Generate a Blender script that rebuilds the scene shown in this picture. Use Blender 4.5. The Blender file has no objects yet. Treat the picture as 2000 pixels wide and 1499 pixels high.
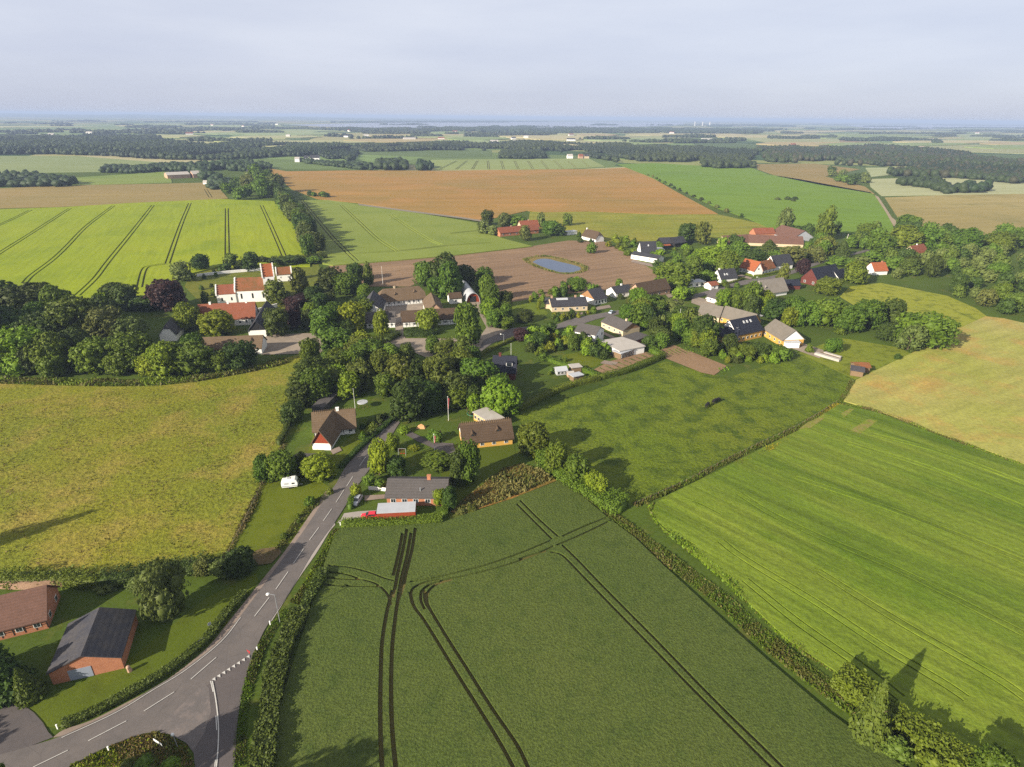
import bpy, math, random
import numpy as np
from mathutils import Vector, Matrix, geometry
SC = bpy.context.scene
COL = SC.collection
R = random.Random(7)
NR = np.random.default_rng(11)

# ---------------------------------------------------------------- camera
H = 85.0; F = 1170.0; PITCH = math.radians(24.0); ROLL = math.radians(0.55)
cam = bpy.data.cameras.new('camera'); camo = bpy.data.objects.new('camera', cam); COL.objects.link(camo)
cam.sensor_width = 36; cam.lens = 36 * F / 2000; cam.clip_start = 1; cam.clip_end = 150000
camo.location = (0, 0, H)
camo.matrix_world = Matrix.Translation((0, 0, H)) @ Matrix.Rotation(math.radians(90) - PITCH, 4, 'X') @ Matrix.Rotation(ROLL, 4, 'Z')
SC.camera = camo

# ---------------------------------------------------------------- light
SUN_AZ = math.radians(40); SUN_EL = math.radians(24)      # direction the light travels (from +X), height of the sun
SUN_E = 5.0; SKY = 0.085; EXPO = 1.06; HAZE = 1.2e-4
K = 0.62                                                   # photo colour -> albedo
sun = bpy.data.lights.new('sun', 'SUN'); sun.energy = SUN_E; sun.angle = math.radians(0.5); sun.color = (1.0, 0.90, 0.74)
suno = bpy.data.objects.new('sun', sun); COL.objects.link(suno)
ld = Vector((math.cos(SUN_AZ) * math.cos(SUN_EL), math.sin(SUN_AZ) * math.cos(SUN_EL), -math.sin(SUN_EL)))
suno.rotation_euler = ld.to_track_quat('-Z', 'Y').to_euler(); suno.location = (-200, -200, 300)
W = bpy.data.worlds.new('World'); SC.world = W; W.use_nodes = True
nt = W.node_tree; nt.nodes.clear()
def N(nt, t, **kw):
    n = nt.nodes.new(t)
    for k, v in kw.items(): setattr(n, k, v)
    return n
sky = N(nt, 'ShaderNodeTexSky', sky_type='NISHITA', sun_disc=False, sun_elevation=SUN_EL,
        sun_rotation=math.atan2(-math.cos(SUN_AZ), -math.sin(SUN_AZ)), altitude=100, air_density=1.0, dust_density=0.6, ozone_density=1.6)
tc = N(nt, 'ShaderNodeTexCoord'); mp = N(nt, 'ShaderNodeMapping'); mp.inputs['Scale'].default_value = (1.2, 1.2, 7.0)
nz = N(nt, 'ShaderNodeTexNoise'); nz.inputs['Scale'].default_value = 1.6; nz.inputs['Detail'].default_value = 6; nz.inputs['Roughness'].default_value = 0.55
rp = N(nt, 'ShaderNodeValToRGB'); rp.color_ramp.elements[0].position = 0.36; rp.color_ramp.elements[1].position = 0.74
rp.color_ramp.elements[0].color = (0.93, 0.935, 0.96, 1); rp.color_ramp.elements[1].color = (1.14, 1.12, 1.07, 1)
mx = N(nt, 'ShaderNodeMix', data_type='RGBA'); VEIL = (4.0, 4.35, 5.6, 1)
sx = N(nt, 'ShaderNodeSeparateXYZ'); el = N(nt, 'ShaderNodeValToRGB')
def skc(c): return tuple((((v / 255 + 0.055) / 1.055) ** 2.4) / 2 ** EXPO / SKY for v in c) + (1,)
ST = [(0.0, skc((199, 206, 225))), (0.07, skc((206, 212, 232))), (0.15, skc((219, 224, 239))), (0.21, skc((230, 234, 245))), (0.36, (3.9, 4.1, 4.6, 1)), (0.75, (3.1, 3.1, 3.2, 1))]
el.color_ramp.elements[0].position = ST[0][0]; el.color_ramp.elements[0].color = ST[0][1]; el.color_ramp.elements[1].position = ST[5][0]; el.color_ramp.elements[1].color = ST[5][1]
for p_, c_ in ST[1:5]: e_ = el.color_ramp.elements.new(p_); e_.color = c_
cl = N(nt, 'ShaderNodeMix', data_type='RGBA', blend_type='MULTIPLY'); cl.inputs['Factor'].default_value = 1.0; mx.inputs['Factor'].default_value = 0.92
bg = N(nt, 'ShaderNodeBackground'); bg.inputs['Strength'].default_value = SKY
out = N(nt, 'ShaderNodeOutputWorld')
L = nt.links.new
L(tc.outputs['Generated'], sx.inputs[0]); L(sx.outputs[2], el.inputs['Fac']); L(el.outputs['Color'], cl.inputs['A']); L(rp.outputs['Color'], cl.inputs['B']); L(cl.outputs['Result'], mx.inputs['B'])
L(tc.outputs['Generated'], mp.inputs['Vector']); L(mp.outputs[0], nz.inputs['Vector']); L(nz.outputs['Fac'], rp.inputs['Fac'])
L(sky.outputs[0], mx.inputs['A']); L(mx.outputs['Result'], bg.inputs['Color']); L(bg.outputs[0], out.inputs['Surface'])
SC.view_settings.view_transform = 'Standard'; SC.view_settings.look = 'None'; SC.view_settings.gamma = 1
SC.view_settings.exposure = EXPO; SC.view_settings.use_curve_mapping = False
cy = SC.cycles
cy.max_bounces = 4; cy.diffuse_bounces = 2; cy.glossy_bounces = 2; cy.transmission_bounces = 2; cy.transparent_max_bounces = 4; cy.volume_bounces = 0
cy.use_denoising = False

# ---------------------------------------------------------------- helpers
cP, sP, cR, sR = math.cos(PITCH), math.sin(PITCH), math.cos(ROLL), math.sin(ROLL)
def ray(px, py):
    x = (px - 1000) / F; y = -(py - 749.5) / F
    xr = cR * x - sR * y; yr = sR * x + cR * y
    return xr, cP + yr * sP, -sP + yr * cP
def P(px, py, z=0.0):                                      # where the photo's point lies in the place, at height z
    dx, dy, dz = ray(px, py); t = (z - H) / dz
    return Vector((dx * t, dy * t, z))
def hz(px, py, Y):                                         # height of a point seen at (px, py) that stands Y metres ahead
    dx, dy, dz = ray(px, py); return H + dz * Y / dy
def lin(c):
    return tuple(((v / 255) / 12.92 if v / 255 <= 0.04045 else ((v / 255 + 0.055) / 1.055) ** 2.4) for v in c)
def alb(c, k=None):
    return tuple(min(0.82, v * (K if k is None else k)) for v in lin(c)) + (1,)
def tag(o, label=None, cat=None, group=None, kind=None):
    if label: o['label'] = label
    if cat: o['category'] = cat
    if group: o['group'] = group
    if kind: o['kind'] = kind
    return o
def link(name, me, mat=None, parent=None):
    o = bpy.data.objects.new(name, me); COL.objects.link(o)
    if mat is not None and me is not None:
        for m in (mat if isinstance(mat, (list, tuple)) else [mat]): me.materials.append(m)
    if parent is not None: o.parent = parent
    return o
def empty(name, loc, label, cat, group=None, rz=0):
    o = bpy.data.objects.new(name, None); COL.objects.link(o); o.location = loc; o.rotation_euler = (0, 0, rz); o.empty_display_size = 0.5
    return tag(o, label, cat, group)
def npmesh(name, V, faces, mi=None, smooth=False):         # faces: list of arrays (n,k)
    V = np.asarray(V, dtype=np.float32); me = bpy.data.meshes.new(name); me.vertices.add(len(V)); me.vertices.foreach_set('co', V.ravel())
    faces = [np.asarray(f, dtype=np.int32) for f in faces if len(f)]
    loops = np.concatenate([f.ravel() for f in faces]); tot = np.concatenate([np.full(len(f), f.shape[1], np.int32) for f in faces])
    st = np.concatenate([[0], np.cumsum(tot)[:-1]]).astype(np.int32)
    me.loops.add(len(loops)); me.loops.foreach_set('vertex_index', loops)
    me.polygons.add(len(tot)); me.polygons.foreach_set('loop_start', st)
    if mi is not None: me.polygons.foreach_set('material_index', np.asarray(mi, dtype=np.int32))
    if smooth: me.polygons.foreach_set('use_smooth', np.ones(len(tot), dtype=bool))
    me.update(calc_edges=True); me.validate()
    return me
class MB:
    def __init__(s): s.v = []; s.f = []; s.mi = []
    def add(s, vs, fs, mi=0, M=None):
        o = len(s.v); s.v += [tuple(M @ Vector(v)) if M is not None else tuple(v) for v in vs]
        s.f += [tuple(o + i for i in f) for f in fs]; s.mi += [mi] * len(fs); return s
    def box(s, x0, x1, y0, y1, z0, z1, mi=0, M=None):
        return s.add([(x0,y0,z0),(x1,y0,z0),(x1,y1,z0),(x0,y1,z0),(x0,y0,z1),(x1,y0,z1),(x1,y1,z1),(x0,y1,z1)],
                     [(3,2,1,0),(4,5,6,7),(0,1,5,4),(1,2,6,5),(2,3,7,6),(3,0,4,7)], mi, M)
    def cyl(s, a, b, r0, r1=None, n=8, mi=0, M=None):
        a = Vector(a); b = Vector(b); r1 = r0 if r1 is None else r1; d = (b - a).normalized()
        u = d.orthogonal().normalized(); w = d.cross(u); vs = []
        for c, r in ((a, r0), (b, r1)):
            for i in range(n):
                t = 2 * math.pi * i / n; vs.append(c + (u * math.cos(t) + w * math.sin(t)) * r)
        fs = [(i, (i + 1) % n, n + (i + 1) % n, n + i) for i in range(n)] + [tuple(range(n - 1, -1, -1)), tuple(range(n, 2 * n))]
        return s.add(vs, fs, mi, M)
    def ball(s, c, r, n=10, m=6, sc=(1, 1, 1), mi=0, M=None):
        vs = [(c[0], c[1], c[2] + r * sc[2])]
        for j in range(1, m):
            a = math.pi * j / m
            for i in range(n):
                t = 2 * math.pi * i / n; vs.append((c[0] + r * sc[0] * math.sin(a) * math.cos(t), c[1] + r * sc[1] * math.sin(a) * math.sin(t), c[2] + r * sc[2] * math.cos(a)))
        vs.append((c[0], c[1], c[2] - r * sc[2])); e = len(vs) - 1
        fs = [(0, 1 + i, 1 + (i + 1) % n) for i in range(n)]
        for j in range(m - 2):
            for i in range(n): fs.append((1 + j * n + i, 1 + (j + 1) * n + i, 1 + (j + 1) * n + (i + 1) % n, 1 + j * n + (i + 1) % n))
        fs += [(e, 1 + (m - 2) * n + (i + 1) % n, 1 + (m - 2) * n + i) for i in range(n)]
        return s.add(vs, fs, mi, M)
    def build(s, name, mat, parent=None, smooth=False):
        me = bpy.data.meshes.new(name); me.from_pydata(s.v, [], s.f); me.polygons.foreach_set('material_index', s.mi)
        if smooth: me.polygons.foreach_set('use_smooth', [True] * len(s.f))
        me.update(); return link(name, me, mat, parent)

# ---------------------------------------------------------------- materials
def nodes(name):
    m = bpy.data.materials.new(name); m.use_nodes = True; t = m.node_tree; b = t.nodes['Principled BSDF']
    return m, t, b, t.links.new
def noise(t, scale, vec, detail=3, rough=0.55):
    n = N(t, 'ShaderNodeTexNoise'); n.inputs['Scale'].default_value = scale; n.inputs['Detail'].default_value = detail; n.inputs['Roughness'].default_value = rough
    t.links.new(vec, n.inputs['Vector']); return n.outputs['Fac']
def ramp(t, fac, a, b, c0=(0, 0, 0, 1), c1=(1, 1, 1, 1)):
    r = N(t, 'ShaderNodeValToRGB'); e = r.color_ramp.elements; e[0].position = a; e[1].position = b; e[0].color = c0; e[1].color = c1
    t.links.new(fac, r.inputs['Fac']); return r.outputs['Color']
def mix(t, f, a, b, blend='MIX'):
    m = N(t, 'ShaderNodeMix', data_type='RGBA', blend_type=blend)
    for s, v in (('Factor', f), ('A', a), ('B', b)):
        if isinstance(v, (int, float)): m.inputs[s].default_value = v
        elif isinstance(v, tuple): m.inputs[s].default_value = v
        else: t.links.new(v, m.inputs[s])
    return m.outputs['Result']
def bump(t, b, h, strength, dist):
    n = N(t, 'ShaderNodeBump'); n.inputs['Strength'].default_value = strength; n.inputs['Distance'].default_value = dist
    t.links.new(h, n.inputs['Height']); t.links.new(n.outputs[0], b.inputs['Normal'])
def warm(c): return None if not c else (c[0] * 1.02, c[1] * 0.985, c[2] * (0.68 if c[1] >= c[0] else 0.92))
def field_mat(name, c1, c2, c3=None, big=0.012, mid=0.08, fine=1.3, streak=None, bmp=0.5, bd=0.25, p3=(0.5, 0.7), fvar=0.35, k=None, wm=True, st2=None):
    if wm: c1, c2, c3 = warm(c1), warm(c2), warm(c3)
    m, t, b, L = nodes(name); o = N(t, 'ShaderNodeTexCoord').outputs['Object']
    b.inputs['Roughness'].default_value = 0.85; b.inputs['Specular IOR Level'].default_value = 0.15
    col = mix(t, ramp(t, noise(t, big, o, 4), 0.35, 0.65), alb(c1, k), alb(c2, k))
    if c3: col = mix(t, ramp(t, noise(t, mid, o, 5, 0.65), *p3), col, alb(c3, k))
    if streak:
        ang, sx, sy, amt = streak
        mp = N(t, 'ShaderNodeMapping', vector_type='TEXTURE'); mp.inputs['Rotation'].default_value = (0, 0, ang); mp.inputs['Scale'].default_value = (sx, sy, 1)
        L(o, mp.inputs['Vector']); s = noise(t, 1.0, mp.outputs[0], 4, 0.6)
        col = mix(t, amt, col, ramp(t, s, 0.3, 0.7, (0.35, 0.35, 0.3, 1), (1.55, 1.5, 1.5, 1)), 'MULTIPLY')
    if st2:
        ang, sx, sy, amt = st2
        mp = N(t, 'ShaderNodeMapping', vector_type='TEXTURE'); mp.inputs['Rotation'].default_value = (0, 0, ang); mp.inputs['Scale'].default_value = (sx, sy, 1)
        L(o, mp.inputs['Vector']); col = mix(t, amt, col, ramp(t, noise(t, 1.0, mp.outputs[0], 3, 0.5), 0.4, 0.62, (0.45, 0.62, 0.3, 1), (1.15, 1.1, 1.15, 1)), 'MULTIPLY')
    f = noise(t, fine, o, 4, 0.7)
    col = mix(t, fvar, col, ramp(t, f, 0.32, 0.68, (0.3, 0.32, 0.3, 1), (1.6, 1.6, 1.5, 1)), 'MULTIPLY')
    L(col, b.inputs['Base Color'])
    if bmp: bump(t, b, f, bmp, bd)
    return m
def plain(name, c, rough=0.7, var=0.15, scale=0.8, spec=0.3, metal=0.0, k=None, bmp=0.0, c2=None):
    m, t, b, L = nodes(name); o = N(t, 'ShaderNodeTexCoord').outputs['Object']
    b.inputs['Roughness'].default_value = rough; b.inputs['Specular IOR Level'].default_value = spec; b.inputs['Metallic'].default_value = metal
    f = noise(t, scale, o, 5, 0.65); a = alb(c, k); c2 = alb(c2, k) if c2 else tuple(v * 0.6 for v in a[:3]) + (1,)
    col = mix(t, ramp(t, f, 0.35, 0.7), a, c2) if var >= 1 else mix(t, mix(t, 1.0, ramp(t, f, 0.35, 0.7), (var, var, var, 1), 'MULTIPLY'), a, c2)
    L(col, b.inputs['Base Color'])
    if bmp: bump(t, b, f, bmp, 0.05)
    return m
def roof_mat(name, c, c2, row=0.35, wv=0.25, rough=0.8, stain=0.5):
    m, t, b, L = nodes(name); o = N(t, 'ShaderNodeTexCoord').outputs['Object']; b.inputs['Roughness'].default_value = rough; b.inputs['Specular IOR Level'].default_value = 0.25
    col = mix(t, mix(t, 1.0, ramp(t, noise(t, 0.35, o, 5, 0.7), 0.38, 0.68), (stain,) * 3 + (1,), 'MULTIPLY'), alb(c, 0.42), alb(c2, 0.42))
    col = mix(t, 0.35, col, ramp(t, noise(t, 3.0, o, 3, 0.7), 0.3, 0.7, (0.5, 0.5, 0.5, 1), (1.4, 1.4, 1.4, 1)), 'MULTIPLY')
    w = N(t, 'ShaderNodeTexWave', bands_direction='Z'); w.inputs['Scale'].default_value = 0.31 / row; w.inputs['Distortion'].default_value = 0.6; w.inputs['Detail Scale'].default_value = 3
    L(o, w.inputs['Vector']); col = mix(t, wv, col, ramp(t, w.outputs['Fac'], 0.0, 0.5, (0.45, 0.45, 0.45, 1), (1, 1, 1, 1)), 'MULTIPLY')
    L(col, b.inputs['Base Color']); bump(t, b, w.outputs['Fac'], 1.6 * wv, 0.05); return m
def brick_mat(name, c, c2):
    m, t, b, L = nodes(name); o = N(t, 'ShaderNodeTexCoord').outputs['Object']; b.inputs['Roughness'].default_value = 0.9
    col = mix(t, ramp(t, noise(t, 6.0, o, 2), 0.35, 0.65), alb(c), alb(c2))
    col = mix(t, 0.3, col, ramp(t, noise(t, 0.7, o, 5, 0.7), 0.3, 0.7, (0.6, 0.6, 0.6, 1), (1.3, 1.3, 1.3, 1)), 'MULTIPLY')
    L(col, b.inputs['Base Color']); return m
def leaf_mat(name, c, c2, hue=0.03, val=0.35, tr=0.28):
    c, c2 = [(q[0] * 1.01, q[1] * 0.95, q[2] * 0.80) if q[1] >= q[0] else q for q in (c, c2)]
    m, t, b, L = nodes(name); o = N(t, 'ShaderNodeTexCoord').outputs['Object']; oi = N(t, 'ShaderNodeObjectInfo')
    col = mix(t, ramp(t, noise(t, 5.0, o, 4, 0.7), 0.35, 0.65), alb(c), alb(c2))
    hs = N(t, 'ShaderNodeHueSaturation')
    for src, lo, hi, dst in ((oi.outputs['Random'], 1 - val / 2, 1 + val / 2, 'Value'),):
        mr = N(t, 'ShaderNodeMapRange'); mr.inputs['To Min'].default_value = lo; mr.inputs['To Max'].default_value = hi; L(src, mr.inputs['Value']); L(mr.outputs[0], hs.inputs[dst])
    ml = N(t, 'ShaderNodeMath', operation='MULTIPLY'); ml.inputs[1].default_value = 7.31; L(oi.outputs['Random'], ml.inputs[0])
    fr = N(t, 'ShaderNodeMath', operation='FRACT'); L(ml.outputs[0], fr.inputs[0])
    mr = N(t, 'ShaderNodeMapRange'); mr.inputs['To Min'].default_value = 0.5 - hue; mr.inputs['To Max'].default_value = 0.5 + hue * 0.6; L(fr.outputs[0], mr.inputs['Value']); L(mr.outputs[0], hs.inputs['Hue'])
    L(col, hs.inputs['Color']); L(hs.outputs[0], b.inputs['Base Color']); b.inputs['Roughness'].default_value = 0.6; b.inputs['Specular IOR Level'].default_value = 0.25
    tl = N(t, 'ShaderNodeBsdfTranslucent'); L(hs.outputs[0], tl.inputs['Color']); ms = N(t, 'ShaderNodeMixShader'); ms.inputs[0].default_value = tr
    L(b.outputs[0], ms.inputs[1]); L(tl.outputs[0], ms.inputs[2]); L(ms.outputs[0], t.nodes['Material Output'].inputs['Surface']); return m
def glass_mat():
    m, t, b, L = nodes('window_glass'); b.inputs['Base Color'].default_value = (0.02, 0.025, 0.03, 1); b.inputs['Roughness'].default_value = 0.12; b.inputs['Specular IOR Level'].default_value = 0.6; return m
M = dict(
    white=plain('white_render', (250, 248, 244), 0.8, 0.25, 0.5, k=0.8, c2=(215, 212, 205)), cream=plain('cream_render', (236, 214, 180), 0.8, 0.3, 0.6),
    yellow=plain('yellow_render', (236, 186, 92), 0.8, 0.4, 0.6, c2=(205, 150, 70)), pink=plain('pale_brick', (215, 176, 148), 0.85, 0.4, 1.5),
    brick=brick_mat('red_brick', (212, 146, 108), (188, 118, 84)), tanbrick=brick_mat('tan_brick', (190, 145, 95), (150, 105, 70)), darkred=brick_mat('dark_red_brick', (120, 55, 42), (92, 42, 34)),
    timber=plain('dark_timber', (48, 38, 32), 0.8, 0.4, 2), redwood=plain('red_painted_wood', (165, 72, 42), 0.75, 0.4, 2), wood=plain('weathered_wood', (150, 125, 95), 0.85, 0.6, 2), blackwood=plain('black_tarred_wood', (42, 40, 42), 0.75, 0.4, 2),
    orange=roof_mat('orange_tile', (220, 124, 76), (176, 112, 74)), redtile=roof_mat('red_tile', (190, 112, 82), (150, 98, 72)), oldtile=roof_mat('old_red_tile', (152, 112, 96), (116, 88, 76)), mosstile=roof_mat('mossy_tile', (186, 116, 74), (142, 112, 66), stain=0.9),
    slate=roof_mat('dark_slate', (86, 86, 94), (68, 70, 76)), navy=roof_mat('navy_tile', (54, 58, 76), (44, 48, 62)), grey=roof_mat('grey_fibre_cement', (164, 154, 142), (136, 130, 118)), darkgrey=roof_mat('dark_grey_felt', (122, 116, 114), (98, 94, 92)),
    thatch=roof_mat('weathered_thatch', (150, 126, 100), (116, 98, 76), row=0.5), thatchdark=roof_mat('dark_thatch', (118, 96, 76), (92, 76, 60), row=0.5), thatchgrey=roof_mat('pale_thatch', (190, 180, 168), (160, 150, 138), row=0.5), bluegrey=roof_mat('worn_blue_slate', (84, 85, 96), (116, 110, 106), stain=0.8, wv=0.08),
    metal=plain('corrugated_metal', (205, 208, 214), 0.45, 0.35, 0.5, 0.5), flat=plain('pale_felt_roof', (205, 198, 190), 0.85, 0.4, 0.6), glass=glass_mat(), frame=plain('white_paint', (245, 245, 242), 0.5, 0.1, 2, k=0.8),
    steel=plain('galvanised_steel', (185, 188, 192), 0.45, 0.15, 2, 0.5, 0.3), black=plain('black_rubber', (28, 28, 30), 0.7, 0.2, 3), asphalt=None)
# ---------------------------------------------------------------- ground, fields, roads
ZS = [0.02]
def zlev(): ZS[0] += 0.006; return ZS[0]
def poly_sheet(name, label, cat, px, mat, z=None, kind='structure', pts=None):
    z = zlev() if z is None else z
    pts = [P(x, y, z) for x, y in px] if pts is None else [Vector((p[0], p[1], z)) for p in pts]
    tris = geometry.tessellate_polygon([pts]); me = bpy.data.meshes.new(name); me.from_pydata([tuple(p) for p in pts], [], [tuple(t) for t in tris])
    me.update()
    fl = np.zeros(len(me.polygons) * 3); me.polygons.foreach_get('normal', fl)
    if fl.reshape(-1, 3)[:, 2].sum() < 0: me.flip_normals()
    return tag(link(name, me, mat), label, cat, None, kind)
def smooth_path(pts, n=6):
    pts = [np.array(p, float) for p in pts]
    if len(pts) < 3: return pts
    q = [2 * pts[0] - pts[1]] + pts + [2 * pts[-1] - pts[-2]]; out = []
    for i in range(1, len(q) - 2):
        p0, p1, p2, p3 = q[i - 1], q[i], q[i + 1], q[i + 2]
        for k in range(n):
            t = k / n; out.append(0.5 * (2 * p1 + (p2 - p0) * t + (2 * p0 - 5 * p1 + 4 * p2 - p3) * t * t + (3 * p1 - p0 - 3 * p2 + p3) * t ** 3))
    return out + [pts[-1]]
def wpath(px, z=0, n=6): return [np.array(P(x, y, z)[:2]) for x, y in smooth_path(px, n)]
def offset(path, d):
    out = []
    for i, p in enumerate(path):
        a = path[max(0, i - 1)]; b = path[min(len(path) - 1, i + 1)]; v = b - a; v = v / (np.hypot(*v) + 1e-9); out.append(p + np.array([-v[1], v[0]]) * d)
    return out
def ribbon(path, w):
    a = offset(path, w / 2); b = offset(path, -w / 2); return [[b[i], b[i + 1], a[i + 1], a[i]] for i in range(len(path) - 1)]
def crop(name, label, px, mat, h, lines=(), soil=None, w=0.5, gap=1.9, floor=0.015, subdiv=0):
    """a standing crop of height h with wheel tracks cut into it down to the soil"""
    base = [P(x, y, h) for x, y in px]; quads = []
    for ln in lines:
        d = dict(w=w, gap=gap, n=6); d.update(ln[1] if isinstance(ln, tuple) else {}); pth = wpath(ln[0] if isinstance(ln, tuple) else ln, h, d['n'])
        for s in ((-1, 1) if d['gap'] else (0,)):
            quads += ribbon(offset(pth, s * d['gap'] / 2), d['w'])
    ar = sum(base[i - 1].x * base[i].y - base[i].x * base[i - 1].y for i in range(len(base)))
    if ar < 0: base.reverse()
    vs = [Vector(p[:2]) for p in base]; fc = [list(range(len(vs)))]
    for q in quads:
        fc.append(list(range(len(vs), len(vs) + 4))); vs += [Vector((float(p[0]), float(p[1]))) for p in q]
    V, Ed, Fa, _, _, of = geometry.delaunay_2d_cdt(vs, [], fc, 0, 1e-4, True)
    mb_v = []; mb_f = []; mi = []; idx = {}
    def vid(i, z):
        k = (i, z)
        if k not in idx: idx[k] = len(mb_v); mb_v.append((V[i].x, V[i].y, z))
        return idx[k]
    top = []
    for f, o in zip(Fa, of):
        if 0 not in o: continue
        a, b, c = (V[i] for i in f[:3]); f = list(f)
        if (b - a).cross(c - a) < 0: f.reverse()
        if len(o) == 1: mb_f.append([vid(i, h) for i in f]); mi.append(0); top.append(f)
        else: mb_f.append([vid(i, floor) for i in f]); mi.append(1)
    cnt = {}
    for f in top:
        for i in range(len(f)):
            e = (f[i], f[(i + 1) % len(f)]); cnt[e] = cnt.get(e, 0) + 1
    for (a, b) in list(cnt):
        if (b, a) not in cnt: mb_f.append([vid(a, floor), vid(b, floor), vid(b, h), vid(a, h)]); mi.append(0)
    me = bpy.data.meshes.new(name); me.from_pydata(mb_v, [], mb_f); me.polygons.foreach_set('material_index', mi); me.update()
    return tag(link(name, me, [mat, soil or MS]), label, 'field', None, 'structure')
def lwang(a, b):
    p, q = P(*a), P(*b); return math.atan2(q.y - p.y, q.x - p.x)
MS2 = field_mat('bare_patch', (150, 140, 96), (134, 142, 76), (128, 146, 66), mid=0.5, fine=1.5, bmp=0.3, p3=(0.45, 0.6))
MS = field_mat('trampled_soil', (116, 110, 70), (96, 96, 56), fine=2.0, bmp=0.3)
def ground_mat():
    m, t, b, L = nodes('countryside'); o = N(t, 'ShaderNodeTexCoord').outputs['Object']; b.inputs['Roughness'].default_value = 0.9; b.inputs['Specular IOR Level'].default_value = 0.1
    g = mix(t, ramp(t, noise(t, 0.03, o, 5, 0.65), 0.35, 0.65), alb((92, 112, 38)), alb((78, 96, 36)))
    g = mix(t, ramp(t, noise(t, 0.12, o, 4, 0.7), 0.55, 0.75), g, alb((118, 118, 55)))
    g = mix(t, 0.35, g, ramp(t, noise(t, 1.2, o, 4, 0.7), 0.32, 0.68, (0.35, 0.35, 0.3, 1), (1.5, 1.5, 1.4, 1)), 'MULTIPLY')
    mp = N(t, 'ShaderNodeMapping'); mp.inputs['Scale'].default_value = (1 / 330, 1 / 420, 1); mp.inputs['Rotation'].default_value = (0, 0, 0.3); L(o, mp.inputs['Vector'])
    v = N(t, 'ShaderNodeTexVoronoi', distance='CHEBYCHEV'); v.inputs['Scale'].default_value = 1; L(mp.outputs[0], v.inputs['Vector'])
    sp = N(t, 'ShaderNodeSeparateColor'); L(v.outputs['Color'], sp.inputs[0])
    r = N(t, 'ShaderNodeValToRGB'); r.color_ramp.interpolation = 'CONSTANT'; e = r.color_ramp.elements
    cs = [(0, (112, 132, 72)), (0.16, (150, 156, 92)), (0.3, (70, 96, 50)), (0.45, (172, 168, 112)), (0.58, (126, 150, 84)), (0.72, (92, 112, 60)), (0.84, (186, 178, 132)), (0.93, (150, 128, 88))]
    e[0].color = alb(cs[0][1]); e[1].position = cs[1][0]; e[1].color = alb(cs[1][1])
    for p_, c_ in cs[2:]: el = e.new(p_); el.color = alb(c_)
    L(sp.outputs[0], r.inputs['Fac']); far = mix(t, 0.3, r.outputs['Color'], ramp(t, noise(t, 0.01, o, 4), 0.3, 0.7, (0.6, 0.6, 0.6, 1), (1.3, 1.3, 1.3, 1)), 'MULTIPLY')
    sx = N(t, 'ShaderNodeSeparateXYZ'); L(o, sx.inputs[0]); mr = N(t, 'ShaderNodeMapRange'); mr.inputs['From Min'].default_value = 1060; mr.inputs['From Max'].default_value = 1100; L(sx.outputs[1], mr.inputs['Value'])
    L(mix(t, mr.outputs[0], g, far), b.inputs['Base Color']); return m
gv = [(-60000, -400), (60000, -400), (60000, 60000), (-60000, 60000)]
poly_sheet('ground', 'grass and far patchwork of fields reaching the horizon', 'ground', None, ground_mat(), z=0.0, pts=gv)

# --- near dark wheat field with real wheel tracks
f1 = [(500,1640),(522,1530),(530,1470),(545,1385),(570,1300),(592,1235),(612,1170),(632,1105),(655,1040),(668,1031),(760,1027),(865,1020),(905,1006),(1000,974),(1095,937),(1145,975),(1190,1013),(1240,1050),(1300,1108),(1400,1200),(1500,1290),(1620,1392),(1700,1450),(1810,1530),(1950,1640)]
def z6(x, y): return (480 + x / 2.589, 920 + y / 2.589)
one = dict(gap=0, w=0.7); thin = dict(gap=0, w=0.58)
tr1 = [([z6(x, y) for x, y in p], one) for p in (
    [(793,312),(770,430),(745,530)], [(815,290),(795,400),(768,520),(757,580),(742,640)], [(836,310),(815,430),(790,530),(775,610)], [(858,285),(840,400),(810,520),(795,590),(770,650)],
    [(742,600),(712,720),(690,860),(683,1000),(680,1200),(683,1380),(690,1500)], [(775,610),(755,750),(740,900),(735,1100),(740,1300),(758,1500)],
    [(415,476),(520,485),(620,510),(700,540),(750,552)], [(398,510),(500,520),(580,545),(660,570),(715,620),(735,680)], [(400,540),(500,545),(580,548)], [(375,574),(520,580),(670,583)],
    [(830,610),(850,680),(900,750),(975,870),(1060,1010),(1180,1200),(1290,1380),(1355,1500)], [(905,600),(910,660),(945,720),(1030,860),(1120,1000),(1240,1190),(1370,1380),(1430,1500)],
    [(905,700),(885,650),(892,605),(932,575),(1000,556)], [(942,715),(916,655),(925,608),(968,572),(1045,548)], [(900,752),(850,685),(834,630),(850,590),(915,560),(980,548)], [(1600,425),(1560,408),(1510,408),(1440,425),(1380,446)],
    [(1370,165),(1450,245),(1550,345)], [(1388,148),(1480,240),(1580,330)], [(1540,408),(1600,425),(1700,525),(1860,690),(1968,800),(2080,915),(2250,1090),(2400,1240),(2560,1400),(2660,1500)],
    [(1600,372),(1680,450),(1800,575),(1968,745),(2090,868),(2300,1085),(2460,1245),(2620,1400),(2720,1500)],
    [(1600,330),(1700,285),(1830,232)], [(1570,375),(1700,320),(1850,248)], [(1545,350),(1400,410),(1230,470),(1080,510),(950,540),(830,560)], [(1560,378),(1420,440),(1250,495),(1100,530),(980,555)])]
M_F1 = field_mat('dark_wheat', (87, 107, 66), (97, 113, 74), (76, 97, 57), big=0.02, mid=0.3, fine=2.6, bmp=1.0, bd=0.35, fvar=0.55, p3=(0.5, 0.75))
for i in (6, 7, 8, 9, 12, 13, 14, 15): tr1[i] = (tr1[i][0], thin)
for i in (20, 21, 22, 23): tr1[i] = (tr1[i][0], dict(gap=0, w=0.5))
crop('field', 'dark green wheat field with deep wheel tracks in the foreground', f1, M_F1, 0.5, tr1)
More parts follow.
